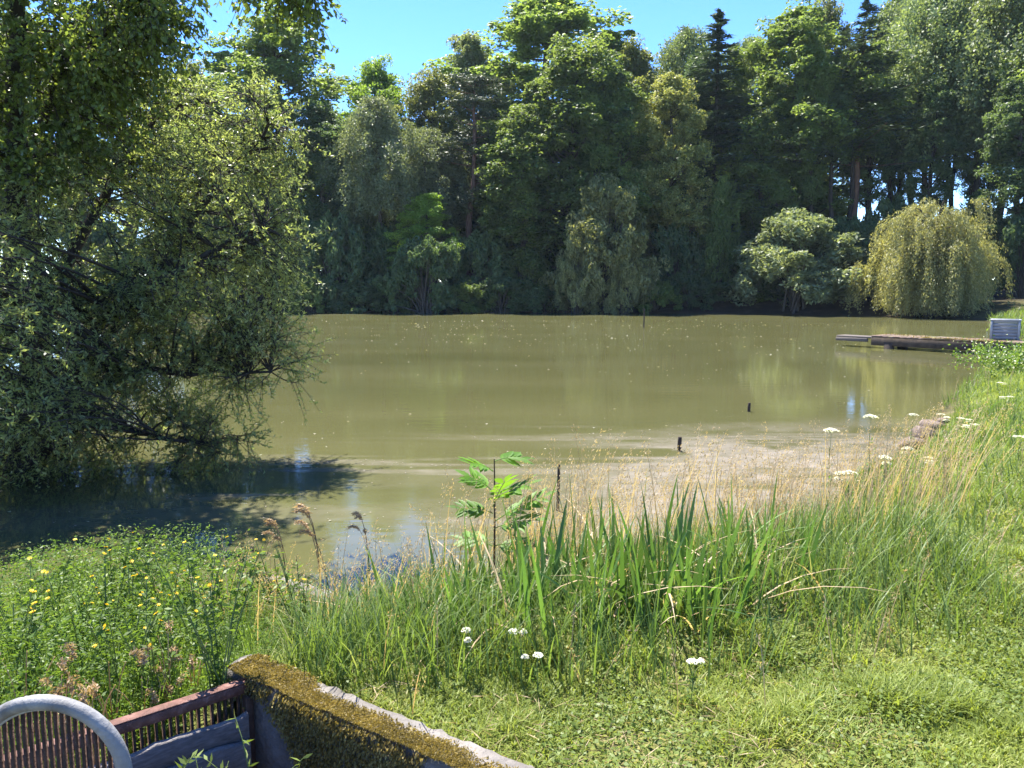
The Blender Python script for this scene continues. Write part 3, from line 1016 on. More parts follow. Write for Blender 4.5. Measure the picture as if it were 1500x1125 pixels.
# tall green grass: belt along the water, and the rough right-hand bank
for (n, xr, yr, smin, smax, hh, wd) in ((64000, (-1.0, 2.7), (3.0, 6.6), .0, 2.5, .37, .008), (60000, (1.2, 9), (4.6, 13), .0, 3.4, .21, .011), (36000, (5, 18), (10, 24), .0, 6, .24, .016), (9000, (-1.6, -.2), (3.2, 5.2), .02, 1.6, .30, .005)):
    P, s = land_pts(n, xr, yr, smin, smax)
    pn = fbm(P[:, 0] * 1.3, P[:, 1] * 1.3, 61)
    rk = np.abs((P[:, 0] - 5.95) - (P[:, 1] - 11.0) * .71) < .34
    P2 = keep(P, np.clip(1 - s / smax, 0, 1) ** .8 * sstep(.25, .55, pn)) & ~(rk & (P[:, 1] > 9.2) & (P[:, 1] < 13) & (s < .7))
    P, s = P[P2], s[P2]
    m = len(P)
    strips(tall, P, hh * (.25 + 1.15 * rng.random(m) ** 1.6) * (.65 + .35 * np.clip(1.4 - s / smax, 0, 1)), wd * rng.uniform(.6, 1.3, m), rng.uniform(0, 6.283, m), rng.uniform(.02, .42, m), rng.uniform(0, .65, m), 4)
# far right mound by the jetty
P, s = land_pts(16000, (18, 42), (30, 49), .0, 9)
m = len(P)
strips(tall, P, rng.uniform(.25, .75, m), rng.uniform(.03, .06, m), rng.uniform(0, 6.283, m), rng.uniform(.05, .4, m), rng.uniform(0, .6, m), 3)
tag(obj('tall_grass', tall.mesh('tall_grass', M['tall'])), 'tall green grass along the water and on the right bank', 'grass', kind='stuff')


def plume_grass(mb, P, h, az, lean, head=.16, fl=16, wd=.0035, hs=.012):
    m = len(P)
    curl = rng.uniform(.02, .22, m)
    strips(mb, P, h, wd, az, lean, curl, 4, prof=6)
    d = np.stack([np.cos(az), np.sin(az), 0 * az], 1)
    k = np.repeat(np.arange(m), fl)
    u = rng.uniform(0, 1, len(k))
    t = 1 - u * head / np.maximum(h[k], .1)
    z = h[k] * (t - .5 * curl[k] * t ** 3)
    q = P[k] + d[k] * (h[k] * (lean[k] * t + curl[k] * t * t))[:, None] + np.stack([0 * z, 0 * z, z], 1)
    sp = (u * (1 - u) * 4) * .014 + .002
    q = q + rng.normal(0, 1, (len(k), 3)) * sp[:, None] * [1, 1, .5]
    D = np.array([0, 0, 1.0]) + d[k] * .7 + rng.normal(0, .5, (len(k), 3))
    leaf_quads(mb, q, D, rnd_dirs(len(k)), hs * rng.uniform(.7, 1.6, len(k)), hs * .32)


for (n, xr, yr, smin, smax, h0, h1) in ((2600, (-.6, 3.6), (4.0, 7.0), -.1, 1.3, .5, 1.0), (170, (1.6, 6.0), (5, 11), .0, 1.2, .4, .75), (420, (-1.7, -.4), (3.6, 5.4), .0, 1.2, .35, .75), (330, (-.6, 5.5), (2.6, 7), .5, 2.6, .2, .45), (160, (6, 20), (11, 28), 0, 4, .4, .7)):
    P, s = land_pts(n, xr, yr, smin, smax)
    P = P[keep(P, .25 + .75 * sstep(.35, .6, fbm(P[:, 0] * 1.5, P[:, 1] * 1.5, 71)))]
    m = len(P)
    plume_grass(straw, P, rng.uniform(h0, h1, m), rng.normal(.1, 1.2, m), rng.uniform(.02, .42, m), head=.17, fl=22, wd=.0035 + .001 * P[:, 1].mean() / 6, hs=.015)
# fallen straw lying in the lawn
P, s = land_pts(16000, (-1.1, 4.5), (1.7, 6), .4)
P = P[keep(P, sstep(.42, .66, fbm(P[:, 0] * 1.9, P[:, 1] * 1.9, 81)))]
m = len(P)
P[:, 2] += rng.uniform(.01, .06, m)
leaf_quads(straw, P, rnd_dirs(m) * [1, 1, .25], norm(rnd_dirs(m) + [0, 0, 1]), rng.uniform(.03, .13, m), rng.uniform(.002, .004, m))
tag(obj('dry_grass', straw.mesh('dry_grass', M['straw'])), 'dry straw-coloured seeding grass along the bank', 'grass', kind='stuff')

# leafy herb thicket on the left bank
herb = MB()
def left_bank(n, smin=-.05):
    x = rng.uniform(-7.0, -1.15, n); y = rng.uniform(2.3, 5.2, n)
    s = lake_sd(x, y); a, b = pit_coords(x, y)
    ok = (s > smin) & ~((a > -.12) & (b < RLEN + .4) & (b > -.3)) & ~((a > -.2) & (x > -1.3) & (y < 3.6))
    x, y = x[ok], y[ok]
    return np.stack([x, y, ground_z(x, y, pit=False)], 1), s[ok]


P, s = left_bank(5200)
hgt = .16 + .46 * sstep(.25, .6, fbm(P[:, 0] * .9, P[:, 1] * .9, 91)) * (.55 + .45 * sstep(-.9, -2.2, P[:, 0]))
m = len(P)
strips(herb, P, hgt, .004, rng.uniform(0, 6.283, m), rng.uniform(0, .3, m), rng.uniform(0, .2, m), 3)
k = np.repeat(np.arange(m), 40)
u = rng.uniform(.2, 1.0, len(k))
q = P[k] + rng.normal(0, .055, (len(k), 3)) * [1, 1, .3]
q[:, 2] = P[k, 2] + hgt[k] * u
L_ = rng.uniform(.009, .028, len(k))
leaf_quads(herb, q, rnd_dirs(len(k)) * [1, 1, .6] + [0, 0, .1], norm(rnd_dirs(len(k)) + [0, 0, .7]), L_, L_ * .4)
P, s = left_bank(24000)
m = len(P)
strips(herb, P, rng.uniform(.15, .5, m), rng.uniform(.003, .006, m), rng.uniform(0, 6.283, m), rng.uniform(.02, .35, m), rng.uniform(0, .5, m), 4)
tag(obj('undergrowth', herb.mesh('undergrowth', M['herb'])), 'dense green herbs and grasses of the left bank', 'undergrowth', kind='stuff')

# yellow-flowered plants
def yellow_proto(seed):
    rg = np.random.default_rng(seed)
    st, lf, heads = MB(), MB(), []
    for k in range(9):
        a = rg.uniform(0, 6.28); ln = rg.uniform(.42, .62)
        e = np.array([math.cos(a) * ln * .28, math.sin(a) * ln * .28, ln])
        pts = bez(np.array([rg.normal(0, .02), rg.normal(0, .02), 0]), e * [.3, .3, .6], e, 5)
        tube(st, pts, np.linspace(.0035, .0018, 5), 4, False)
        m = 34
        u = rg.uniform(.1, .95, m)
        b = np.stack([np.interp(u, np.linspace(0, 1, 5), pts[:, i]) for i in range(3)], 1)
        d = rnd_dirs(m, rg) * [1, 1, .4] + [0, 0, .25]
        L_ = rg.uniform(.025, .05, m)
        leaf_quads(lf, b + norm(d) * .02, d, rnd_dirs(m, rg) + [0, 0, .8], L_, L_ * .32)
        if k < 6:
            heads.append(e + [0, 0, .008])
    return st.mesh('stem', M['stalk']), lf.mesh('leaves', M['herb']), heads


fb = MB()
aa = np.arange(8) * 2 * math.pi / 8
d = np.stack([np.cos(aa), np.sin(aa), np.full(8, .25)], 1)
leaf_quads(fb, d * .006, d, np.tile([0, 0, 1.0], (8, 1)) - d * .2, .014, .009)
leaf_quads(fb, np.stack([.003 * np.cos(aa), .003 * np.sin(aa), 0 * aa + .003], 1), d, np.tile([0, 0, 1.0], (8, 1)), .007, .007)
YF = fb.mesh('flower', M['yellow'])
yp = [yellow_proto(101), yellow_proto(102), yellow_proto(103)]
yspots = [(12, 925, .30), (40, 905, .3), (150, 868, .3), (185, 850, .3), (205, 905, .3), (160, 800, .3), (205, 790, .3), (240, 815, .3), (255, 870, .3), (225, 930, .3), (290, 860, .3), (320, 940, .3), (95, 870, .3), (60, 830, .3), (120, 905, .3), (175, 925, .3), (410, 800, .12), (440, 838, .1), (285, 800, .25), (330, 830, .25)]
for i, (px, py, dz) in enumerate(yspots):
    p = G(px, py, .30 + .45)
    p[2] = gz(p[0], p[1])
    if lake_sd(p[0], p[1])[0] < .03:
        p = p * [1, .95, 1]
        p[2] = max(gz(p[0], p[1]), 0)
    o = thing('yellow_flower', 'leafy weed with small yellow flowers on the left bank below the willow', 'wildflower', p, 'yellow flowered weeds on the left bank', i * 1.3, (rng.uniform(.85, 1.15),) * 3)
    for nm, me in zip(('stem', 'leaves'), yp[i % 3]):
        obj(nm, me, o)
    for j, c in enumerate(yp[i % 3][2]):
        if (i * 7 + j * 5) % 10 < 7:
            obj('flower', YF, o, c, (rng.normal(0, .4), rng.normal(0, .4), j), (rng.uniform(.6, 1.05),) * 3)

# sword-leaved clumps
def iris_proto(seed, n, h, spread, w=.022, curl=.12):
    rg = np.random.default_rng(seed)
    b, dd = MB(), MB()
    P = np.stack([rg.normal(0, spread, n), rg.normal(0, spread * .8, n), np.zeros(n)], 1)
    az = np.arctan2(P[:, 1], P[:, 0]) + rg.normal(0, .5, n)
    bent = rg.random(n) < .15
    strips(b, P, h * rg.uniform(.35, 1.08, n) * np.where(bent, .85, 1), w * rg.uniform(.5, 1.15, n), az, rg.uniform(0, .26, n) + .15 * bent, np.where(bent, rg.uniform(.35, .95, n), rg.uniform(0, curl, n)), 8, twist=rg.uniform(-.9, .9, n), prof=2.6)
    nd = n // 5
    Q = P[:nd] + rg.normal(0, .04, (nd, 3)) * [1, 1, 0]
    strips(dd, Q, h * rg.uniform(.3, .75, nd), w * .5, rg.uniform(0, 6.28, nd), rg.uniform(.2, .7, nd), rg.uniform(.3, 1.0, nd), 6, prof=2.6)
    return b.mesh('leaves', M['iris']), dd.mesh('dead_leaves', M['straw'])


ip = [iris_proto(111, 20, .70, .085, .027), iris_proto(112, 15, .66, .10, .030), iris_proto(113, 22, .68, .12, .026), iris_proto(114, 9, .56, .04, .026), iris_proto(115, 6, .74, .04, .032)]
ispots = [(785, 935, 0, 1.0), (835, 948, 2, 1.05), (893, 925, 1, .95), (938, 940, 0, 1.08), (985, 930, 2, 1.0), (1032, 932, 1, 1.0), (1078, 905, 0, .95), (1125, 900, 2, .85), (735, 950, 1, .9), (690, 930, 0, .85), (640, 915, 1, .9), (820, 885, 1, .95), (915, 880, 2, 1.0), (1012, 875, 0, .95), (1092, 862, 1, .9), (612, 890, 3, .9), (552, 880, 4, .85), (870, 962, 3, 1.0), (960, 958, 4, .9), (770, 900, 4, 1.1), (665, 960, 3, .9), (1150, 872, 1, .8), (585, 905, 1, .8), (625, 945, 0, .85), (700, 965, 1, .9), (655, 900, 2, .9), (745, 905, 2, 1.0), (800, 968, 1, .95), (860, 915, 0, 1.05), (965, 905, 1, 1.05), (1055, 938, 3, 1.0), (915, 965, 1, .9), (1010, 958, 2, .85), (725, 878, 4, 1.0)]
for i, (px, py, k, sc) in enumerate(ispots):
    p = G(px, py, .42); p[2] = gz(p[0], p[1]) - .02
    o = thing('iris_clump', 'upright clump of green sword leaves in the belt at the water edge', 'iris plant', p, 'sword-leaved clumps along the bank', i * 1.37, (sc * 1.1, sc * 1.1, sc * (.84 + .30 * ((i * 7) % 5) / 5)))
    obj('leaves', ip[k][0], o); obj('dead_leaves', ip[k][1], o)
for px, py, sc, lab in ((1285, 775, .95, 'dark sword-leaved clump on the right bank below the white umbels'), (1310, 758, .8, 'smaller dark sword-leaved clump touching the one below the white umbels'), (1440, 612, 1.0, 'sparse dark sword leaves near the far end of the right bank'), (1240, 745, .8, 'thin sword-leaved tuft at the end of the bank belt')):
    p = G(px, py, .35); p[2] = gz(p[0], p[1])
    o = thing('iris_clump', lab, 'iris plant', p, None, .2, (sc, sc, sc))
    obj('leaves', ip[3][0], o); obj('dead_leaves', ip[3][1], o)

# arching strap-leaved sedge
def arch_proto(spec):
    b = MB()
    for az, h, lean, curl, w in spec:
        strips(b, np.zeros((1, 3)), np.array([h]), w, np.array([az]), lean, curl, 10, prof=3, twist=np.array([az + 1.3]))
    return b.mesh('arching_sedge', M['archleaf'])


M['archleaf'] = leaf_mat('pale_strap_leaves', (.10, .17, .05), (.17, .25, .08), (.30, .36, .16), trans=.35, rough=.35, spec=.5, nscale=3)
p = G(1062, 885, .42); p[2] = gz(p[0], p[1])
tag(obj('arching_sedge', arch_proto([(.05, .50, .35, .75, .016), (.25, .55, .30, .55, .018), (-.2, .42, .55, .95, .015), (.5, .50, .3, .3, .016), (.1, .34, .5, .5, .016), (1.9, .5, .1, .1, .018)]), None, p), 'sedge with long pale arching leaves at the right end of the sword-leaf belt', 'sedge plant')
p = G(560, 905, .5); p[2] = gz(p[0], p[1])
tag(obj('arching_sedge', arch_proto([(2.9, .26, .35, .55, .014), (3.3, .2, .55, .9, .012), (2.2, .42, .1, .06, .016), (-.7, .22, .5, .8, .012)]), None, p), 'sedge with leaves bending left over the end of the concrete edge', 'sedge plant')

# white umbels
def umbel_proto(seed, h, heads, hw):
    rg = np.random.default_rng(seed)
    st = MB()
    hms = []
    tube(st, [[0, 0, 0], [.01, 0, h * .5], [0, .01, h * .8]], [.004, .0035, .003], 5)
    lf = MB()
    m = 46
    u = rg.uniform(.05, .7, m)
    d = rnd_dirs(m, rg) * [1, 1, .4] + [0, 0, .2]
    leaf_quads(lf, np.stack([0 * u, 0 * u, u * h], 1) + norm(d) * rg.uniform(.01, .08, m)[:, None], d, rnd_dirs(m, rg) + [0, 0, 1], .045, .013)
    for k in range(heads):
        a = rg.uniform(0, 6.28)
        c = np.array([math.cos(a) * .10 * (k > 0), math.sin(a) * .10 * (k > 0), h * (1 if k == 0 else rg.uniform(.82, .96))])
        tube(st, bez(np.array([0, .01, h * .6]), np.array([c[0] * .6, c[1] * .6, h * .75]), c - [0, 0, .03], 4), [.003, .002, .002, .002], 4, False)
        w = hw * (1 if k == 0 else .75)
        n = 110
        rr = w * .5 * np.sqrt(rg.random(n)); aa = rg.uniform(0, 6.28, n)
        P = c + np.stack([rr * np.cos(aa), rr * np.sin(aa), -.02 * (rr / w * 2) ** 2 + rg.normal(0, .003, n)], 1)
        hm = MB()
        leaf_quads(hm, P, rnd_dirs(n, rg) * [1, 1, .3], rnd_dirs(n, rg) * .5 + [0, 0, 1], .013, .011)
        hms.append(hm.mesh('flower_head', M['white']))
        for j in range(10):
            e = P[rg.integers(n)]
            tube(st, [c - [0, 0, .035], e - [0, 0, .003]], [.0012, .0008], 3, False)
    return [st.mesh('stem', M['stalk']), lf.mesh('leaves', M['herb'])] + hms


up_ = [umbel_proto(121, .75, 1, .14), umbel_proto(122, .7, 3, .115), umbel_proto(123, .38, 2, .075)]
uspots = [
    (1276, 608, 7.3, 0, 'white flat umbel standing tallest in front of the pond scum on the right'),
    (1218, 628, 7.0, 0, 'white umbel left of the tallest one, low against the scum'),
    (1338, 606, 9.0, 0, 'broad white umbel just right of the tallest one above the rocks'),
    (1378, 606, 9.2, 1, 'cluster of white umbels above the rocks at the water edge'),
    (1408, 612, 9.4, 1, 'white umbels at the right end of the row above the rocks'),
    (1296, 668, 6.6, 1, 'white umbels below the tallest one beside the dark sword leaves'),
    (1245, 690, 6.2, 1, 'small white umbels left of the dark sword leaves'),
    (1425, 648, 8.4, 1, 'white umbels on the right bank below the row by the rocks'),
    (1360, 690, 7.4, 1, 'white umbels above the bare brown patch of the right bank'),
    (1490, 697, 7.2, 0, 'single white umbel at the right edge of the photo'),
    (1465, 560, 13.0, 1, 'distant white umbels on the bank below the crate'),
    (1330, 655, 7.0, 1, 'white umbels just left of the rocks'),
    (1478, 600, 10.5, 1, 'white umbels on the right bank near the sparse sword leaves')]
for i, (px, py, Y, k, lab) in enumerate(uspots):
    q = A(px, py, Y)
    z = max(gz(q[0], q[1]), .02)
    h0 = (.75, .7, .38)[k]
    sc = max(.35, (q[2] - z) / h0)
    o = thing('white_umbel', lab, 'wildflower', (q[0], q[1], z), 'white umbel flowers on the bank', i * 1.1, (1 if sc > .8 else .9, 1 if sc > .8 else .9, sc))
    for nm, me in zip(('stem', 'leaves') + ('flower_head',) * 3, up_[k]):
        obj(nm, me, o)
for i, (px, py, Y, lab) in enumerate([
    (752, 922, 3.1, 'low white flower head in the grass below the sapling'),
    (788, 957, 2.95, 'low white flower head lying right of the one below the sapling'),
    (683, 920, 3.1, 'small white flower head left of the one below the sapling'),
    (1014, 966, 2.9, 'pair of white flower heads in the lawn below the sword leaves')]):
    q = A(px, py, Y); z = gz(q[0], q[1])
    o = thing('white_umbel', lab, 'wildflower', (q[0], q[1], z), 'white umbel flowers on the bank', i * 2.1, (.55, .55, max(.2, (q[2] - z) / .38)))
    for nm, me in zip(('stem', 'leaves') + ('flower_head',) * 3, up_[2]):
        obj(nm, me, o)

# white-flowered bramble at the landing
bl, bf, bs = MB(), MB(), MB()
rg = np.random.default_rng(131)
for k in range(46):
    e = np.array([rg.normal(0, .45), rg.normal(0, .5), rg.uniform(.15, .46)])
    tube(bs, bez(np.array([e[0] * .2, e[1] * .2, 0]), e * [.5, .5, 1.1], e, 5), np.linspace(.008, .004, 5), 4, False)
    P = e + rg.normal(0, .15, (60, 3))
    leaf_quads(bl, P, rnd_dirs(60, rg), rnd_dirs(60, rg) + [0, 0, .8], .07, .045)
    P = e + rg.normal(0, .14, (12, 3)) + [0, 0, .03]
    leaf_quads(bf, P, rnd_dirs(12, rg), rnd_dirs(12, rg) + [0, -.4, .8], .034, .028)
p = A(1492, 545, 16.5); p[2] = gz(p[0], p[1])
o = thing('bramble', 'bramble bush covered in small white flowers below the crate', 'shrub', p)
obj('stem', bs.mesh('stem', M['stalk']), o); obj('leaves', bl.mesh('leaves', M['herb']), o); tag(obj('blossom', bf.mesh('blossom', M['white']), o), kind='stuff')

# sapling
sp = A(722, 850, 4.55); sp[2] = gz(sp[0], sp[1])
o = thing('sapling', 'young sapling with toothed bright green leaves and reddish stem rising from the reeds', 'sapling', sp)
top = A(724, 672, 4.5) - sp
stm = MB()
tube(stm, bez(np.zeros(3), top * [.2, .5, .55] + [.015, 0, 0], top, 9), np.linspace(.010, .004, 9), 6)
obj('stem', stm.mesh('stem', M['redstalk'], True), o)


def compound_leaf(p0, p1, nl=6, ll=.12, rg=None):
    b = MB()
    rg = rg or rng
    mid = (p0 + p1) / 2 + np.array([0, 0, .03])
    pts = bez(p0, mid, p1, 7)
    tube(b, pts, np.linspace(.003, .0015, 7), 4, False)
    ax = norm(p1 - p0); sd = norm(np.cross(ax, [0, -.35, 1]))
    nn = norm(np.cross(sd, ax))
    for k in range(nl + 1):
        t = .25 + .75 * k / nl
        c = np.array([np.interp(t, np.linspace(0, 1, 7), pts[:, i]) for i in range(3)])
        for s in ((-1, 1) if k < nl else (0,)):
            d = norm(ax * (.75 if s else 1) + sd * s * .8 + rg.normal(0, .08, 3) - np.array([0, 0, .03]))
            l = ll * (1 - .25 * abs(t - .6)) * rg.uniform(.85, 1.1)
            # toothed blade: outline of a lobed leaflet
            w = l * .34
            side = norm(np.cross(nn, d))
            ts = np.linspace(0, 1, 9)
            ws = w * .5 * np.sin(np.pi * ts ** .8) * (1 - .22 * (np.arange(9) % 2))
            cen = c + d * (ts * l)[:, None] + nn * (-.07 * l * ts ** 2)[:, None]
            V = np.concatenate([cen + side * ws[:, None] + nn * (ws * .3)[:, None], cen, cen - side * ws[:, None] + nn * (ws * .3)[:, None]])
            q = [[i, i + 1, 10 + i, 9 + i] for i in range(8)] + [[9 + i, 10 + i, 19 + i, 18 + i] for i in range(8)]
            b.add(V, q)
    return b.mesh('leaf', M['sapleaf'])


rg = np.random.default_rng(141)
for (a, b_, Y2) in (((722, 690), (690, 680), 4.4), ((722, 720), (690, 700), 4.55), ((723, 735), (772, 710), 4.45), ((722, 752), (676, 745), 4.5), ((723, 765), (795, 728), 4.5), ((722, 775), (782, 762), 4.35), ((724, 676), (762, 672), 4.6), ((722, 742), (740, 705), 4.3), ((723, 800), (770, 800), 4.4), ((722, 800), (680, 790), 4.6)):
    obj('leaf', compound_leaf(A(*a, 4.52) - sp, A(*b_, Y2) - sp, 6, .125, rg), o)

# dried seed heads by the grate
def dry_head_proto(seed, h):
    rg = np.random.default_rng(seed)
    st, hds = MB(), []
    for k in range(5):
        hd = MB()
        a = rg.uniform(0, 6.28); r = rg.uniform(.03, .12)
        e = np.array([math.cos(a) * r, math.sin(a) * r, h * rg.uniform(.7, 1)])
        tube(st, bez(np.zeros(3), e * [.2, .2, .8], e, 5), np.linspace(.003, .0018, 5), 4, False)
        c = e + np.array([math.cos(a) * .02, math.sin(a) * .02, .0])
        n = 70
        t = rg.random(n) * 2.4
        ring = np.stack([np.cos(a) * np.sin(t) * .042, np.sin(a) * np.sin(t) * .042, np.cos(t) * .028], 1)
        leaf_quads(hd, c + ring + rg.normal(0, .007, (n, 3)), ring + rg.normal(0, .02, (n, 3)), rnd_dirs(n, rg), .019, .007)
        hds.append(hd.mesh('seed_head', M['husk']))
    return [st.mesh('stem', M['straw'])] + hds[:3]


dp = [dry_head_proto(151, .45), dry_head_proto(152, .38)]
for i, (px, py, Y, lab) in enumerate([
    (30, 970, 2.75, 'dried weed with curled brown seed heads at the left edge behind the hoop'),
    (130, 985, 2.72, 'dried weed with brown seed heads just above the top of the hoop'),
    (158, 972, 2.85, 'dried weed leaning right above the hoop'),
    (205, 985, 2.95, 'low dried weed between the hoop and the rusty rail'),
    (243, 940, 3.05, 'dried weed with the tallest brown seed heads above the rusty rail'),
    (282, 945, 3.15, 'dried weed with brown seed heads near the far end of the rusty rail'),
    (85, 996, 2.7, 'small dried stalk standing up behind the hoop')]):
    q = A(px, py, Y)
    z = gz(q[0], q[1])
    o = thing('dried_weed', lab, 'dried plant', (q[0], q[1], z), 'dried weeds by the grate', i * 1.9, (1, 1, max(.5, (q[2] - z) / .42)))
    for nm, me in zip(('stem',) + ('seed_head',) * 5, dp[i % 2]):
        obj(nm, me, o)

# brown drooping reeds at the cove
def reed_proto(seed, h):
    rg = np.random.default_rng(seed)
    b, hds = MB(), []
    for k in range(4):
        hd = MB()
        a = math.pi * rg.uniform(.7, 1.3)
        e = np.array([math.cos(a) * h * .30, rg.normal(0, .05), h * rg.uniform(.75, 1.0)])
        pts = bez(np.array([rg.normal(0, .03), rg.normal(0, .03), 0]), np.array([e[0] * .15, 0, e[2] * 1.15]), e, 9)
        tube(b, pts, np.linspace(.004, .002, 9), 4, False)
        n = 120
        u = rg.uniform(.62, 1.0, n)
        q = np.stack([np.interp(u, np.linspace(0, 1, 9), pts[:, i]) for i in range(3)], 1)
        leaf_quads(hd, q + rg.normal(0, .008, (n, 3)), norm(pts[-1] - pts[-3]) + rg.normal(0, .4, (n, 3)), rnd_dirs(n, rg), .026, .007)
        hds.append(hd.mesh('seed_head', M['husk']))
    return [b.mesh('stem', M['husk'])] + hds


rp = reed_proto(161, .70)
for i, (px, py, sc, lab) in enumerate([(474, 858, 1.0, 'brown drooping reed standing in the cove beside the concrete edge'), (420, 838, .75, 'shorter brown drooping reed at the tip of the left bank'), (540, 830, .8, 'thin brown reed in the water right of the cove')]):
    p = G(px, py, .0); p[2] = max(gz(p[0], p[1]), -.1)
    o = thing('dry_reed', lab, 'reed', p, 'brown reeds in the cove', i * .5, (sc, sc, sc))
    for nm, me in zip(('stem',) + ('seed_head',) * 4, rp):
        obj(nm, me, o)

# ------------------------------------------------------------------ floating matter
fl = MB()
n = 4200
x = rng.uniform(-22, 22, n); y = 7 + 45 * rng.random(n) ** 1.1
s = lake_sd(x, y)
ok = (s < -.3) & keep(x, .13 + .87 * sstep(.48, .66, fbm(x * .10, y * .34, 201)))
P = np.stack([x, y, np.full(n, .006)], 1)[ok]
sz = (.008 + .034 * rng.random(len(P)) ** 2.5) * (.6 + P[:, 1] / 24)
leaf_quads(fl, P, rnd_dirs(len(P)) * [1, .5, 0.0], np.tile([0.0, 0, 1], (len(P), 1)) + rng.normal(0, .15, (len(P), 3)), sz * 1.5, sz)
M['fluff'] = leaf_mat('pale_fluff', (.20, .19, .11), (.42, .40, .29), trans=.2, nscale=1)
tag(obj('floating_fluff', fl.mesh('floating_fluff', M['fluff'])), 'pale seed fluff floating all over the pond', 'floating debris', kind='stuff')

sc_ = MB()
n = 500000
x = rng.uniform(-4.5, 7.5, n); y = rng.uniform(4.4, 13.0, n)
sd_ = lake_sd(x, y)
prob = .16 * scum_density(x, y, sd_) ** 1.5 * sstep(.4, .6, fbm(x * 4, y * 12, 231, 3))
ok = (sd_ < .02) & keep(x, prob)
P = np.stack([x, y, rng.uniform(.003, .007, n)], 1)[ok]
sz = .004 + .016 * rng.random(len(P)) ** 3
leaf_quads(sc_, P, rnd_dirs(len(P)) * [1, .5, 0.0], np.tile([0.0, 0, 1], (len(P), 1)) + rng.normal(0, .15, (len(P), 3)), sz * 2.0, sz)
M['scum'] = leaf_mat('pond_scum', (.17, .14, .10), (.27, .225, .18), (.40, .34, .30), trans=.1, nscale=3)
tag(obj('pond_scum', sc_.mesh('pond_scum', M['scum'])), 'greyish pink scum and chaff drifted against the near bank', 'pond scum', kind='stuff')

# ------------------------------------------------------------------ posts in the water
M['post'] = rough_mat('dark_wet_wood', [(.3, (.02, .014, .010)), (.7, (.07, .05, .035))], 10, stretch=(4, 4, .5), bump=.5)
M['greywood'] = rough_mat('grey_weathered_wood', [(.3, (.06, .05, .043)), (.7, (.16, .135, .115))], 8, stretch=(1, 14, 14), bump=.5)
for px, py0, py1, w, lab in ((995, 640, 661, .058, 'short dark post sticking out of the scum in the middle'), (1097, 590, 603, .055, 'short dark post in open water left of the bank, beyond the scum'), (943, 452, 480, .07, 'tall thin post far out near the opposite bank'), (817, 680, 748, .030, 'thin dark stake behind the reeds in the scum')):
    b0 = G(px, py1, 0.0)
    h = A(px, py0, b0[1])[2]
    b = MB()
    tz = np.array([-.5, 0, h * .5, h * .96, h])
    tube(b, np.stack([.008 * np.sin(tz * 3), .006 * np.cos(tz * 4), tz], 1), w * .5 * np.array([1.1, 1.05, 1, .95, .7]), 8)
    tag(obj('wooden_post', b.mesh('wooden_post', M['post']), None, (b0[0], b0[1], 0)), lab, 'post')

# ------------------------------------------------------------------ jetty and crate
M['deck'] = rough_mat('mossy_planks', [(.3, (.075, .05, .036)), (.55, (.16, .11, .082)), (.75, (.24, .18, .14))], 5, bump=.6, second=((.13, .13, .05), 3.5, .52, .62))
M['beam'] = rough_mat('dark_beam', [(.3, (.02, .016, .012)), (.7, (.075, .055, .04))], 6, bump=.6)
DZ = .46
JA, JB = G(1276, 491, DZ), G(1478, 501, DZ)          # front edge of the deck
JL = np.linalg.norm((JB - JA)[:2])
ju = norm((JB - JA) * [1, 1, 0]); jv = np.array([-ju[1], ju[0], 0])
if jv[1] < 0: jv = -jv
jett = thing('jetty', 'old wooden jetty with mossy deck reaching out from the right bank', 'jetty', (JA[0], JA[1], 0))
O = np.array([JA[0], JA[1], 0])
jw = 1.25
b = MB()
nb = 24
rg = np.random.default_rng(171)
for k in range(nb):
    t = (k + .5) / nb * (JL + .5)
    box(b, ju * t + jv * (jw / 2 + rg.normal(0, .02)) + np.array([0, 0, DZ - .03 + rg.normal(0, .006)]), (JL + .5) / nb - .012, jw + rg.uniform(-.04, .06), .055, ju, jv, bev=.008)
obj('deck', b.mesh('deck', M['deck']), jett)
for v in (.09, jw - .09):
    b = MB()
    box(b, ju * (JL + .4) / 2 + jv * v + np.array([0, 0, DZ - .06 - .15]), JL + .4, .14, .30, ju, jv, bev=.015)
    obj('beam', b.mesh('beam', M['beam']), jett)
for t in (.62, 3.4):
    for v in (.11, jw - .11):
        b = MB()
        box(b, ju * t + jv * v + np.array([0, 0, -.22]), .30 if t < 1 else .2, .2, DZ * 2 + .0, ju, jv, bev=.02)
        obj('pile', b.mesh('pile', M['beam']), jett)
b = MB()
for v in (.2, .52):
    box(b, ju * -.55 + jv * v + np.array([0, 0, DZ - .09]), 1.6, .28, .06, ju, jv, bev=.012)
box(b, ju * -.75 + jv * .06 + np.array([0, 0, DZ - .19]), 1.2, .1, .13, ju, jv, bev=.012)
obj('end_plank', b.mesh('end_plank', M['greywood']), jett)
# moss and weeds hanging on the deck edge
b = MB()
n = 1500
t = rg.uniform(0, JL, n); v = np.where(rg.random(n) < .6, rg.normal(.0, .04, n), rg.uniform(0, jw, n))
P = ju * t[:, None] + jv * v[:, None] + np.array([0, 0, DZ + .01])
k_ = fbm(t * 1.5, v * 2, 12) > .5
P = P[k_]
leaf_quads(b, P, rnd_dirs(len(P), rg) * [1, 1, .5], rnd_dirs(len(P), rg) + [0, 0, 1], rg.uniform(.03, .09, len(P)), rg.uniform(.015, .04, len(P)))
M['mossleaf'] = leaf_mat('brown_moss', (.062, .050, .016), (.245, .185, .052), (.50, .40, .14), trans=.3, nscale=8)
obj('moss', b.mesh('moss', M['mossleaf']), jett)

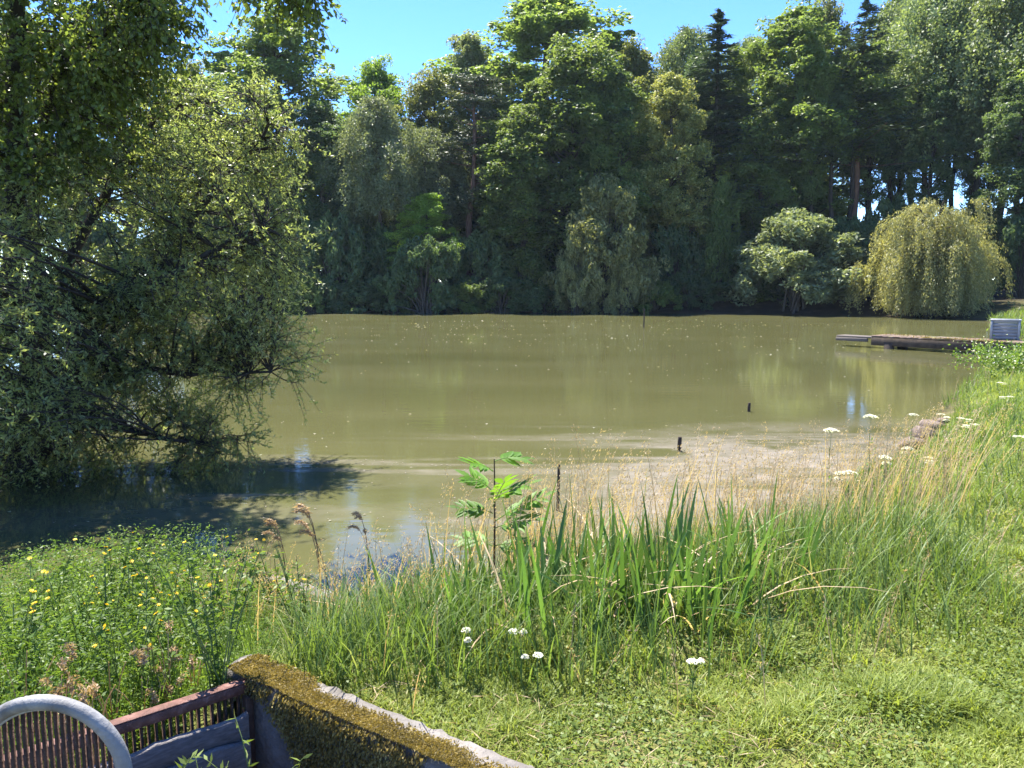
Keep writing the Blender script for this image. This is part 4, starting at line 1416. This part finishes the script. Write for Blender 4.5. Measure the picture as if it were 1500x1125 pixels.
M['crate'] = rough_mat('grey_plastic', [(.3, (.17, .175, .185)), (.7, (.25, .255, .265))], 5, .5, .1)
M['crate_rim'] = rough_mat('pale_grey_rim', [(.3, (.20, .21, .225)), (.7, (.30, .31, .325))], 5, .5, .1)
cp = G(1477, 497, DZ + .02)
crate = thing('crate', 'grey slatted crate standing at the shore end of the jetty', 'crate', (cp[0], cp[1] + .2, DZ), None, -math.atan2(cp[0], cp[1]))
cw, chh, cd = 36 / F_PX * cp[1], 28 / F_PX * cp[1], .6
b = MB()
for k in range(6):
    z = .04 + (chh - .1) * k / 5.0
    for sy in (-1, 1):
        box(b, (0, sy * cd / 2, z + .03), cw - .06, .025, (chh - .1) / 5 * .72, bev=.004)
    for sx in (-1, 1):
        box(b, (sx * cw / 2 - sx * .01, 0, z + .03), .025, cd - .03, (chh - .1) / 5 * .72, bev=.004)
box(b, (0, 0, .02), cw - .04, cd - .04, .03)
obj('slats', b.mesh('slats', M['crate']), crate)
for sx in (-1, 1):
    for sy in (-1, 1):
        b = MB()
        box(b, (sx * (cw / 2 - .02), sy * (cd / 2 + .004), chh / 2), .07, .06, chh, bev=.008)
        obj('corner_post', b.mesh('corner_post', M['crate_rim']), crate)
b = MB()
for sy in (-1, 1):
    box(b, (0, sy * (cd / 2 + .004), chh + .022), cw + .06, .07, .045, bev=.01)
for sx in (-1, 1):
    box(b, (sx * (cw / 2 - .005), 0, chh + .020), .07, cd - .066, .043, bev=.01)
obj('rim', b.mesh('rim', M['crate_rim']), crate)

# ------------------------------------------------------------------ rocks
def rock(seed, r):
    rg = np.random.default_rng(seed)
    b = MB()
    nu, nv = 16, 10
    V = []
    pl = rnd_dirs(9, rg); off = rg.uniform(.62, .95, 9)
    for i in range(nv + 1):
        for j in range(nu):
            th, ph = math.pi * i / nv, 2 * math.pi * j / nu
            d = np.array([math.sin(th) * math.cos(ph), math.sin(th) * math.sin(ph), math.cos(th)])
            k = pl @ d
            rr = min(1.0, (off / np.maximum(k, .05)).min())
            V.append(d * rr * r * (1 + rg.normal(0, .015)))
    q = [[i * nu + j, i * nu + (j + 1) % nu, (i + 1) * nu + (j + 1) % nu, (i + 1) * nu + j] for i in range(nv) for j in range(nu)]
    b.add(V, q)
    return b.mesh('rock', M['rock'])


M['rock'] = rough_mat('brown_stone', [(.3, (.06, .045, .035)), (.55, (.16, .12, .095)), (.75, (.30, .24, .20))], 5, bump=.5)
for i, (px, py, r, lab) in enumerate(((1338, 655, .15, 'dark brown rock lowest in the line of rocks at the water edge'), (1352, 638, .17, 'rock in the middle of the line at the water edge'), (1366, 626, .16, 'paler rock right of the middle one at the water edge'), (1345, 648, .07, 'smallest rock wedged between the lower two'), (1382, 620, .10, 'rock at the upper end of the line at the water edge'))):
    p = G(px, py, .08)
    p[2] = max(gz(p[0], p[1]), 0) + r * .3
    tag(obj('rock', rock(180 + i, 1.0), None, p, (0, 0, i), (r * 1.3, r, r * .8)), lab, 'rock', 'rocks at the edge of the right bank')

# ------------------------------------------------------------------ sluice chamber
M['concrete'] = rough_mat('old_concrete', [(.25, (.07, .062, .055)), (.5, (.15, .135, .12)), (.75, (.25, .225, .20))], 7, bump=.7, bscale=45, second=((.09, .085, .08), 2.5, .55, .68))
M['rust'] = rough_mat('rusty_red_iron', [(.3, (.06, .028, .02)), (.55, (.145, .068, .052)), (.75, (.27, .165, .14))], 14, .7, bump=.5, bscale=60)
M['darkrust'] = rough_mat('dark_rusty_iron', [(.3, (.030, .017, .012)), (.7, (.10, .055, .035))], 14, .8, bump=.5, bscale=60)
M['board'] = rough_mat('wet_grey_board', [(.3, (.14, .125, .115)), (.6, (.26, .235, .22)), (.8, (.40, .36, .33))], 6, .7, stretch=(3, 3, 16), bump=.8)
O = np.array([C_IN[0], C_IN[1], 0])
wall = thing('concrete_wall', 'mossy concrete wall of the sluice chamber in the foreground', 'wall', O)
Z0 = -.5
# wall with a broken, worn outline: a swept grid
nu, prof_n = 60, 7
def wall_strip(u0, u1, dirv, nrm, th, name, seed):
    rg = np.random.default_rng(seed)
    b = MB()
    t = np.linspace(u0, u1, nu)
    prof = [(0.0, Z0), (0.0, ZT - .03), (.02, ZT), (th * .5, ZT + .004), (th - .02, ZT - .005), (th, ZT - .03), (th, Z0)]
    V = []
    for i, tt in enumerate(t):
        for k, (v, z) in enumerate(prof):
            j = rg.normal(0, .006) if 0 < k < 6 else 0
            V.append(dirv * tt + nrm * (v + j) + np.array([0, 0, z + (rg.normal(0, .005) if 0 < k < 6 else 0)]))
    q = [[i * 7 + k, i * 7 + k + 1, i * 7 + 8 + k, i * 7 + 7 + k] for i in range(nu - 1) for k in range(6)]
    b.add(V, q, [[0, 1, 2, 3, 4, 5, 6]], [[(nu - 1) * 7 + k for k in range(7)][::-1]])
    return b.mesh(name, M['concrete'])


obj('main_wall', wall_strip(-.16, WLEN, UW, NW, WTH, 'main_wall', 1), wall)
# return walls that close the chamber, out of the frame
nn = -NR
b = MB()
c = UW * (WLEN + .1) + UR * (RLEN / 2) + np.array([0, 0, (ZT + Z0) / 2 - .01])
box(b, c, .2, RLEN + .2, ZT - Z0 - .02, UW, UR, bev=.015)
obj('end_wall', b.mesh('end_wall', M['concrete']), wall)
b = MB()
c = UR * (RLEN + .1) + UW * (WLEN / 2 + .05) + np.array([0, 0, (ZT + Z0) / 2 - .02])
box(b, c, .2, WLEN + .1, ZT - Z0 - .04, UR, UW, bev=.015)
obj('side_wall', b.mesh('side_wall', M['concrete']), wall)
# moss: hanging tufts on the inner face and over the lip
b = MB()
rg = np.random.default_rng(191)
n = 60000
t = rg.uniform(-.06, WLEN, n)
dep = rg.beta(1.0, 1.3, n) * .97 - .012                     # depth below the lip
edge = .06 + .30 * sstep(.08, .45, t) + .5 * sstep(.25, .9, t) + .12 * (fbm(t * 6, dep * 0 + 1, 14) - .5)
patch = fbm(t * 7, dep * 7, 15)
ok = (dep < edge) & (patch > .30)
t, dep = t[ok], dep[ok]
m = len(t)
P = UW * t[:, None] - NW * rg.uniform(.0, .03, m)[:, None] + np.stack([0 * t, 0 * t, ZT - .01 - dep], 1)
D = np.array([0, 0, -1.0]) - NW * .5 + rg.normal(0, .5, (m, 3))
leaf_quads(b, P, D, rnd_dirs(m, rg) - NW * .8, rg.uniform(.008, .022, m), rg.uniform(.004, .009, m))
n = 36000
t = rg.uniform(-.12, WLEN, n); v = WTH * rg.random(n) ** 1.3 - .012
cover = sstep(.80, .35, v / WTH + .5 * (fbm(t * 8, v * 14, 16) - .5) + .35 * sstep(.1, .5, t) - .2)
ok = rg.random(n) < cover
t, v = t[ok], v[ok]
m = len(t)
hump = .022 * fbm(t * 20, v * 20, 17)
P = UW * t[:, None] + NW * v[:, None] + np.stack([0 * t, 0 * t, ZT + hump * .8 + .003], 1)
leaf_quads(b, P, rnd_dirs(m, rg) + [0, 0, .5] - NW * .3, rnd_dirs(m, rg) + [0, 0, .5], rg.uniform(.007, .020, m), rg.uniform(.003, .008, m))
obj('moss', b.mesh('moss', M['mossleaf']), wall)

# grate with red top rail
grate = thing('grate', 'rusty grate with red top rail running from the mossy wall to the left edge', 'grate', O)
b = MB()
rl = RLEN + .02
box(b, UR * rl / 2 - NR * -.0 + np.array([0, 0, ZT - .012]), rl, .045, .006, UR, NR, bev=.001)
box(b, UR * rl / 2 - NR * .0225 + np.array([0, 0, ZT - .034]), rl, .006, .038, UR, NR, bev=.001)
obj('top_rail', b.mesh('top_rail', M['rust']), grate)
b = MB()
nb = int(rl / .026)
for k in range(nb):
    t = (k + .5) * rl / nb
    box(b, UR * t + NR * .006 + np.array([0, 0, (ZT - .02 + Z0 + .1) / 2]), .008, .022, ZT - .02 - Z0 - .1, UR, NR)
obj('bars', b.mesh('bars', M['darkrust']), grate)
b = MB()
box(b, UR * .012 - NR * .03 + np.array([0, 0, (ZT - .06 + Z0) / 2]), .03, .05, ZT - .06 - Z0, UR, NR, bev=.004)
obj('guide_post', b.mesh('guide_post', M['darkrust']), grate)

# stop boards on the chamber side of the grate
def board(name, z1, h, off, u0, u1, th, label, seed):
    rg = np.random.default_rng(seed)
    b = MB()
    n = 30
    V = []
    for i in range(n + 1):
        t = u0 + (u1 - u0) * i / n
        w = .006 * math.sin(i * .7 + seed) + rg.normal(0, .002)
        for (v, z) in ((0, z1 - h), (0, z1 - .006 + w), (.006, z1 + w), (th - .006, z1 + w), (th, z1 - .006 + w), (th, z1 - h)):
            V.append(UR * t - NR * (off + v) + np.array([0, 0, z]))
    q = [[i * 6 + k, i * 6 + (k + 1) % 6, i * 6 + 6 + (k + 1) % 6, i * 6 + 6 + k] for i in range(n) for k in range(6)]
    b.add(V, q, [[0, 1, 2, 3, 4, 5], [n * 6 + k for k in (5, 4, 3, 2, 1, 0)]])
    return tag(obj(name, b.mesh(name, M['board']), None, O), label, 'board', 'stop boards of the sluice')


board('stop_board', ZT - .115, .16, .052, .03, RLEN - .05, .03, 'grey wooden stop board just under the bars of the grate', 3)
board('stop_board', ZT - .205, .30, .085, .04, RLEN - .1, .035, 'dark lower stop board with a pale worn edge, in front of the upper one', 5)

# hoop-topped grate
M['hoop'] = rough_mat('grey_weathered_hoop', [(.3, (.13, .13, .13)), (.7, (.27, .265, .26))], 9, .6, bump=.22, bscale=70, second=((.085, .08, .075), 7, .5, .66))
Yh = 2.02
hc = A(70, 1135, Yh)
rO = 131 / F_PX * Yh * 1.02
hg = thing('hoop_grate', 'round-topped grate with thick grey hoop and dark upright bars in the bottom left corner', 'grate', (hc[0], hc[1], -.42))
hz = hc[2] + .42
tilt = R(-20)
b = MB()
a = np.linspace(0, math.pi, 40)
rm = rO - .021
pts = np.concatenate([[[rm, 0, .0]], [[rm, 0, hz * .5]], np.stack([rm * np.cos(a), 0 * a, hz + rm * np.sin(a)], 1), [[-rm, 0, hz * .5]], [[-rm, 0, 0]]])
tube(b, pts, .021, 14)
obj('hoop', b.mesh('hoop', M['hoop'], True), hg)
b = MB()
pts2 = pts.copy()
k_ = (rm - .022) / rm
pts2[:, 0] *= k_; pts2[2:-2, 2] = hz + (pts2[2:-2, 2] - hz) * k_
tube(b, pts2 + [0, .006, 0], .0065, 8)
obj('inner_lip', b.mesh('inner_lip', M['crate_rim'], True), hg)
b = MB()
nb = 24
for k in range(nb):
    x = -rm + (k + .5) * 2 * rm / nb
    zt = hz + math.sqrt(max(0, rm * rm - x * x)) - .004
    box(b, (x, .012, zt / 2), .0075, .012, zt)
obj('bars', b.mesh('bars', M['darkrust']), hg)

# low concrete edge between the cove and the chamber
b = MB()
e0, e1 = G(408, 846, .17), G(540, 886, .17)
eu = norm((e1 - e0) * [1, 1, 0]); ev = np.array([-eu[1], eu[0], 0])
el_ = np.linalg.norm((e1 - e0)[:2])
n = 30
rg = np.random.default_rng(195)
V = []
for i in range(n + 1):
    t = -.1 + (el_ + .3) * i / n
    for v, z in ((-.06, -.3), (-.06, .14), (-.045, .16), (.045, .16), (.06, .14), (.06, -.3)):
        V.append(eu * t + ev * (v + rg.normal(0, .003)) + np.array([0, 0, z + rg.normal(0, .004)]))
q = [[i * 6 + k, i * 6 + k + 1, i * 6 + 7 + k, i * 6 + 6 + k] for i in range(n) for k in range(5)]
b.add(V, q)
tag(obj('concrete_edge', b.mesh('concrete_edge', M['concrete']), None, (e0[0], e0[1], 0)), 'low dark concrete edge holding the water at the head of the cove', 'kerb')

# sprigs in the chamber
def sprig_proto(seed, h):
    rg = np.random.default_rng(seed)
    b, l = MB(), MB()
    for k in range(6):
        a = rg.uniform(0, 6.28)
        e = np.array([math.cos(a) * h * .35, math.sin(a) * h * .35, h * rg.uniform(.6, 1)])
        pts = bez(np.zeros(3), e * [.3, .3, .8], e, 5)
        tube(b, pts, np.linspace(.003, .0015, 5), 4, False)
        n = 16
        u = rg.uniform(.25, 1, n)
        q = np.stack([np.interp(u, np.linspace(0, 1, 5), pts[:, i]) for i in range(3)], 1)
        d = rnd_dirs(n, rg) * [1, 1, .5] + [0, 0, .4]
        leaf_quads(l, q + norm(d) * .018, d, rnd_dirs(n, rg) + [0, 0, 1], .045, .012)
    return b.mesh('stem', M['stalk']), l.mesh('leaves', M['weedleaf'])


spg = [sprig_proto(201, .5), sprig_proto(202, .42)]
for i, (px, py, Y, lab) in enumerate(((375, 1085, 2.55, 'green sprig growing in the chamber against the mossy wall'), (300, 1120, 2.35, 'small sprig at the bottom edge in front of the lower stop board'), (200, 1118, 2.2, 'sprig beside the right foot of the hoop'))):
    q = A(px, py, Y)
    o = thing('weed_sprig', lab, 'weed', (q[0], q[1], q[2] - .46), 'sprigs inside the sluice chamber', i * 2.0)
    obj('stem', spg[i % 2][0], o); obj('leaves', spg[i % 2][1], o)

# ------------------------------------------------------------------ air
m, nt, out = new_mat('summer_haze')
pv = N_(nt, 'ShaderNodeVolumePrincipled', Density=.00013, Anisotropy=.2)
pv.inputs['Color'].default_value = (.68, .84, 1.0, 1)
nt.links.new(pv.outputs[0], out.inputs['Volume'])
b = MB()
box(b, (0, 40, 20), 260, 190, 48)
tag(obj('haze', b.mesh('haze', m)), 'thin summer haze over the pond', 'haze', kind='stuff')

# ------------------------------------------------------------------ light, sky, camera
SUN_AZ, SUN_EL = R(-29), R(63)
w = bpy.data.worlds.new('World'); S.world = w
w.use_nodes = True
nt = w.node_tree
nt.nodes.clear()
sky = nt.nodes.new('ShaderNodeTexSky')
sky.sky_type = 'NISHITA'
sky.sun_disc = False
sky.sun_elevation = SUN_EL
sky.sun_rotation = SUN_AZ
sky.altitude = 1800
sky.air_density = 1.0
sky.dust_density = 0.0
sky.ozone_density = 5.0
bg = nt.nodes.new('ShaderNodeBackground'); bg.inputs[1].default_value = .105
wo = nt.nodes.new('ShaderNodeOutputWorld')
hs = nt.nodes.new('ShaderNodeHueSaturation'); hs.inputs['Saturation'].default_value = 1.2; hs.inputs['Hue'].default_value = .512
nt.links.new(sky.outputs[0], hs.inputs['Color']); nt.links.new(hs.outputs[0], bg.inputs[0]); nt.links.new(bg.outputs[0], wo.inputs[0])
sl = bpy.data.lights.new('sun', 'SUN')
sl.energy = 4.4; sl.angle = R(.53); sl.color = (1.0, .95, .86)
so = bpy.data.objects.new('sun', sl); COL.objects.link(so)
sd = Vector((math.sin(SUN_AZ) * math.cos(SUN_EL), math.cos(SUN_AZ) * math.cos(SUN_EL), math.sin(SUN_EL)))
so.rotation_euler = sd.to_track_quat('Z', 'Y').to_euler()
so.location = (20, 40, 60)

cd_ = bpy.data.cameras.new('camera')
cd_.sensor_width = 36; cd_.lens = 36 * F_PX / 1500
cd_.clip_start = .05; cd_.clip_end = 3000
co = bpy.data.objects.new('camera', cd_); COL.objects.link(co)
co.location = (0, 0, H_CAM); co.rotation_euler = (math.pi / 2 - PITCH, 0, 0)
S.camera = co
S.view_settings.view_transform = 'Standard'
S.view_settings.look = 'None'
S.view_settings.exposure = 2.05
S.cycles.use_denoising = True
S.cycles.max_bounces = 10
S.cycles.diffuse_bounces = 7
S.cycles.glossy_bounces = 2
S.cycles.transmission_bounces = 6
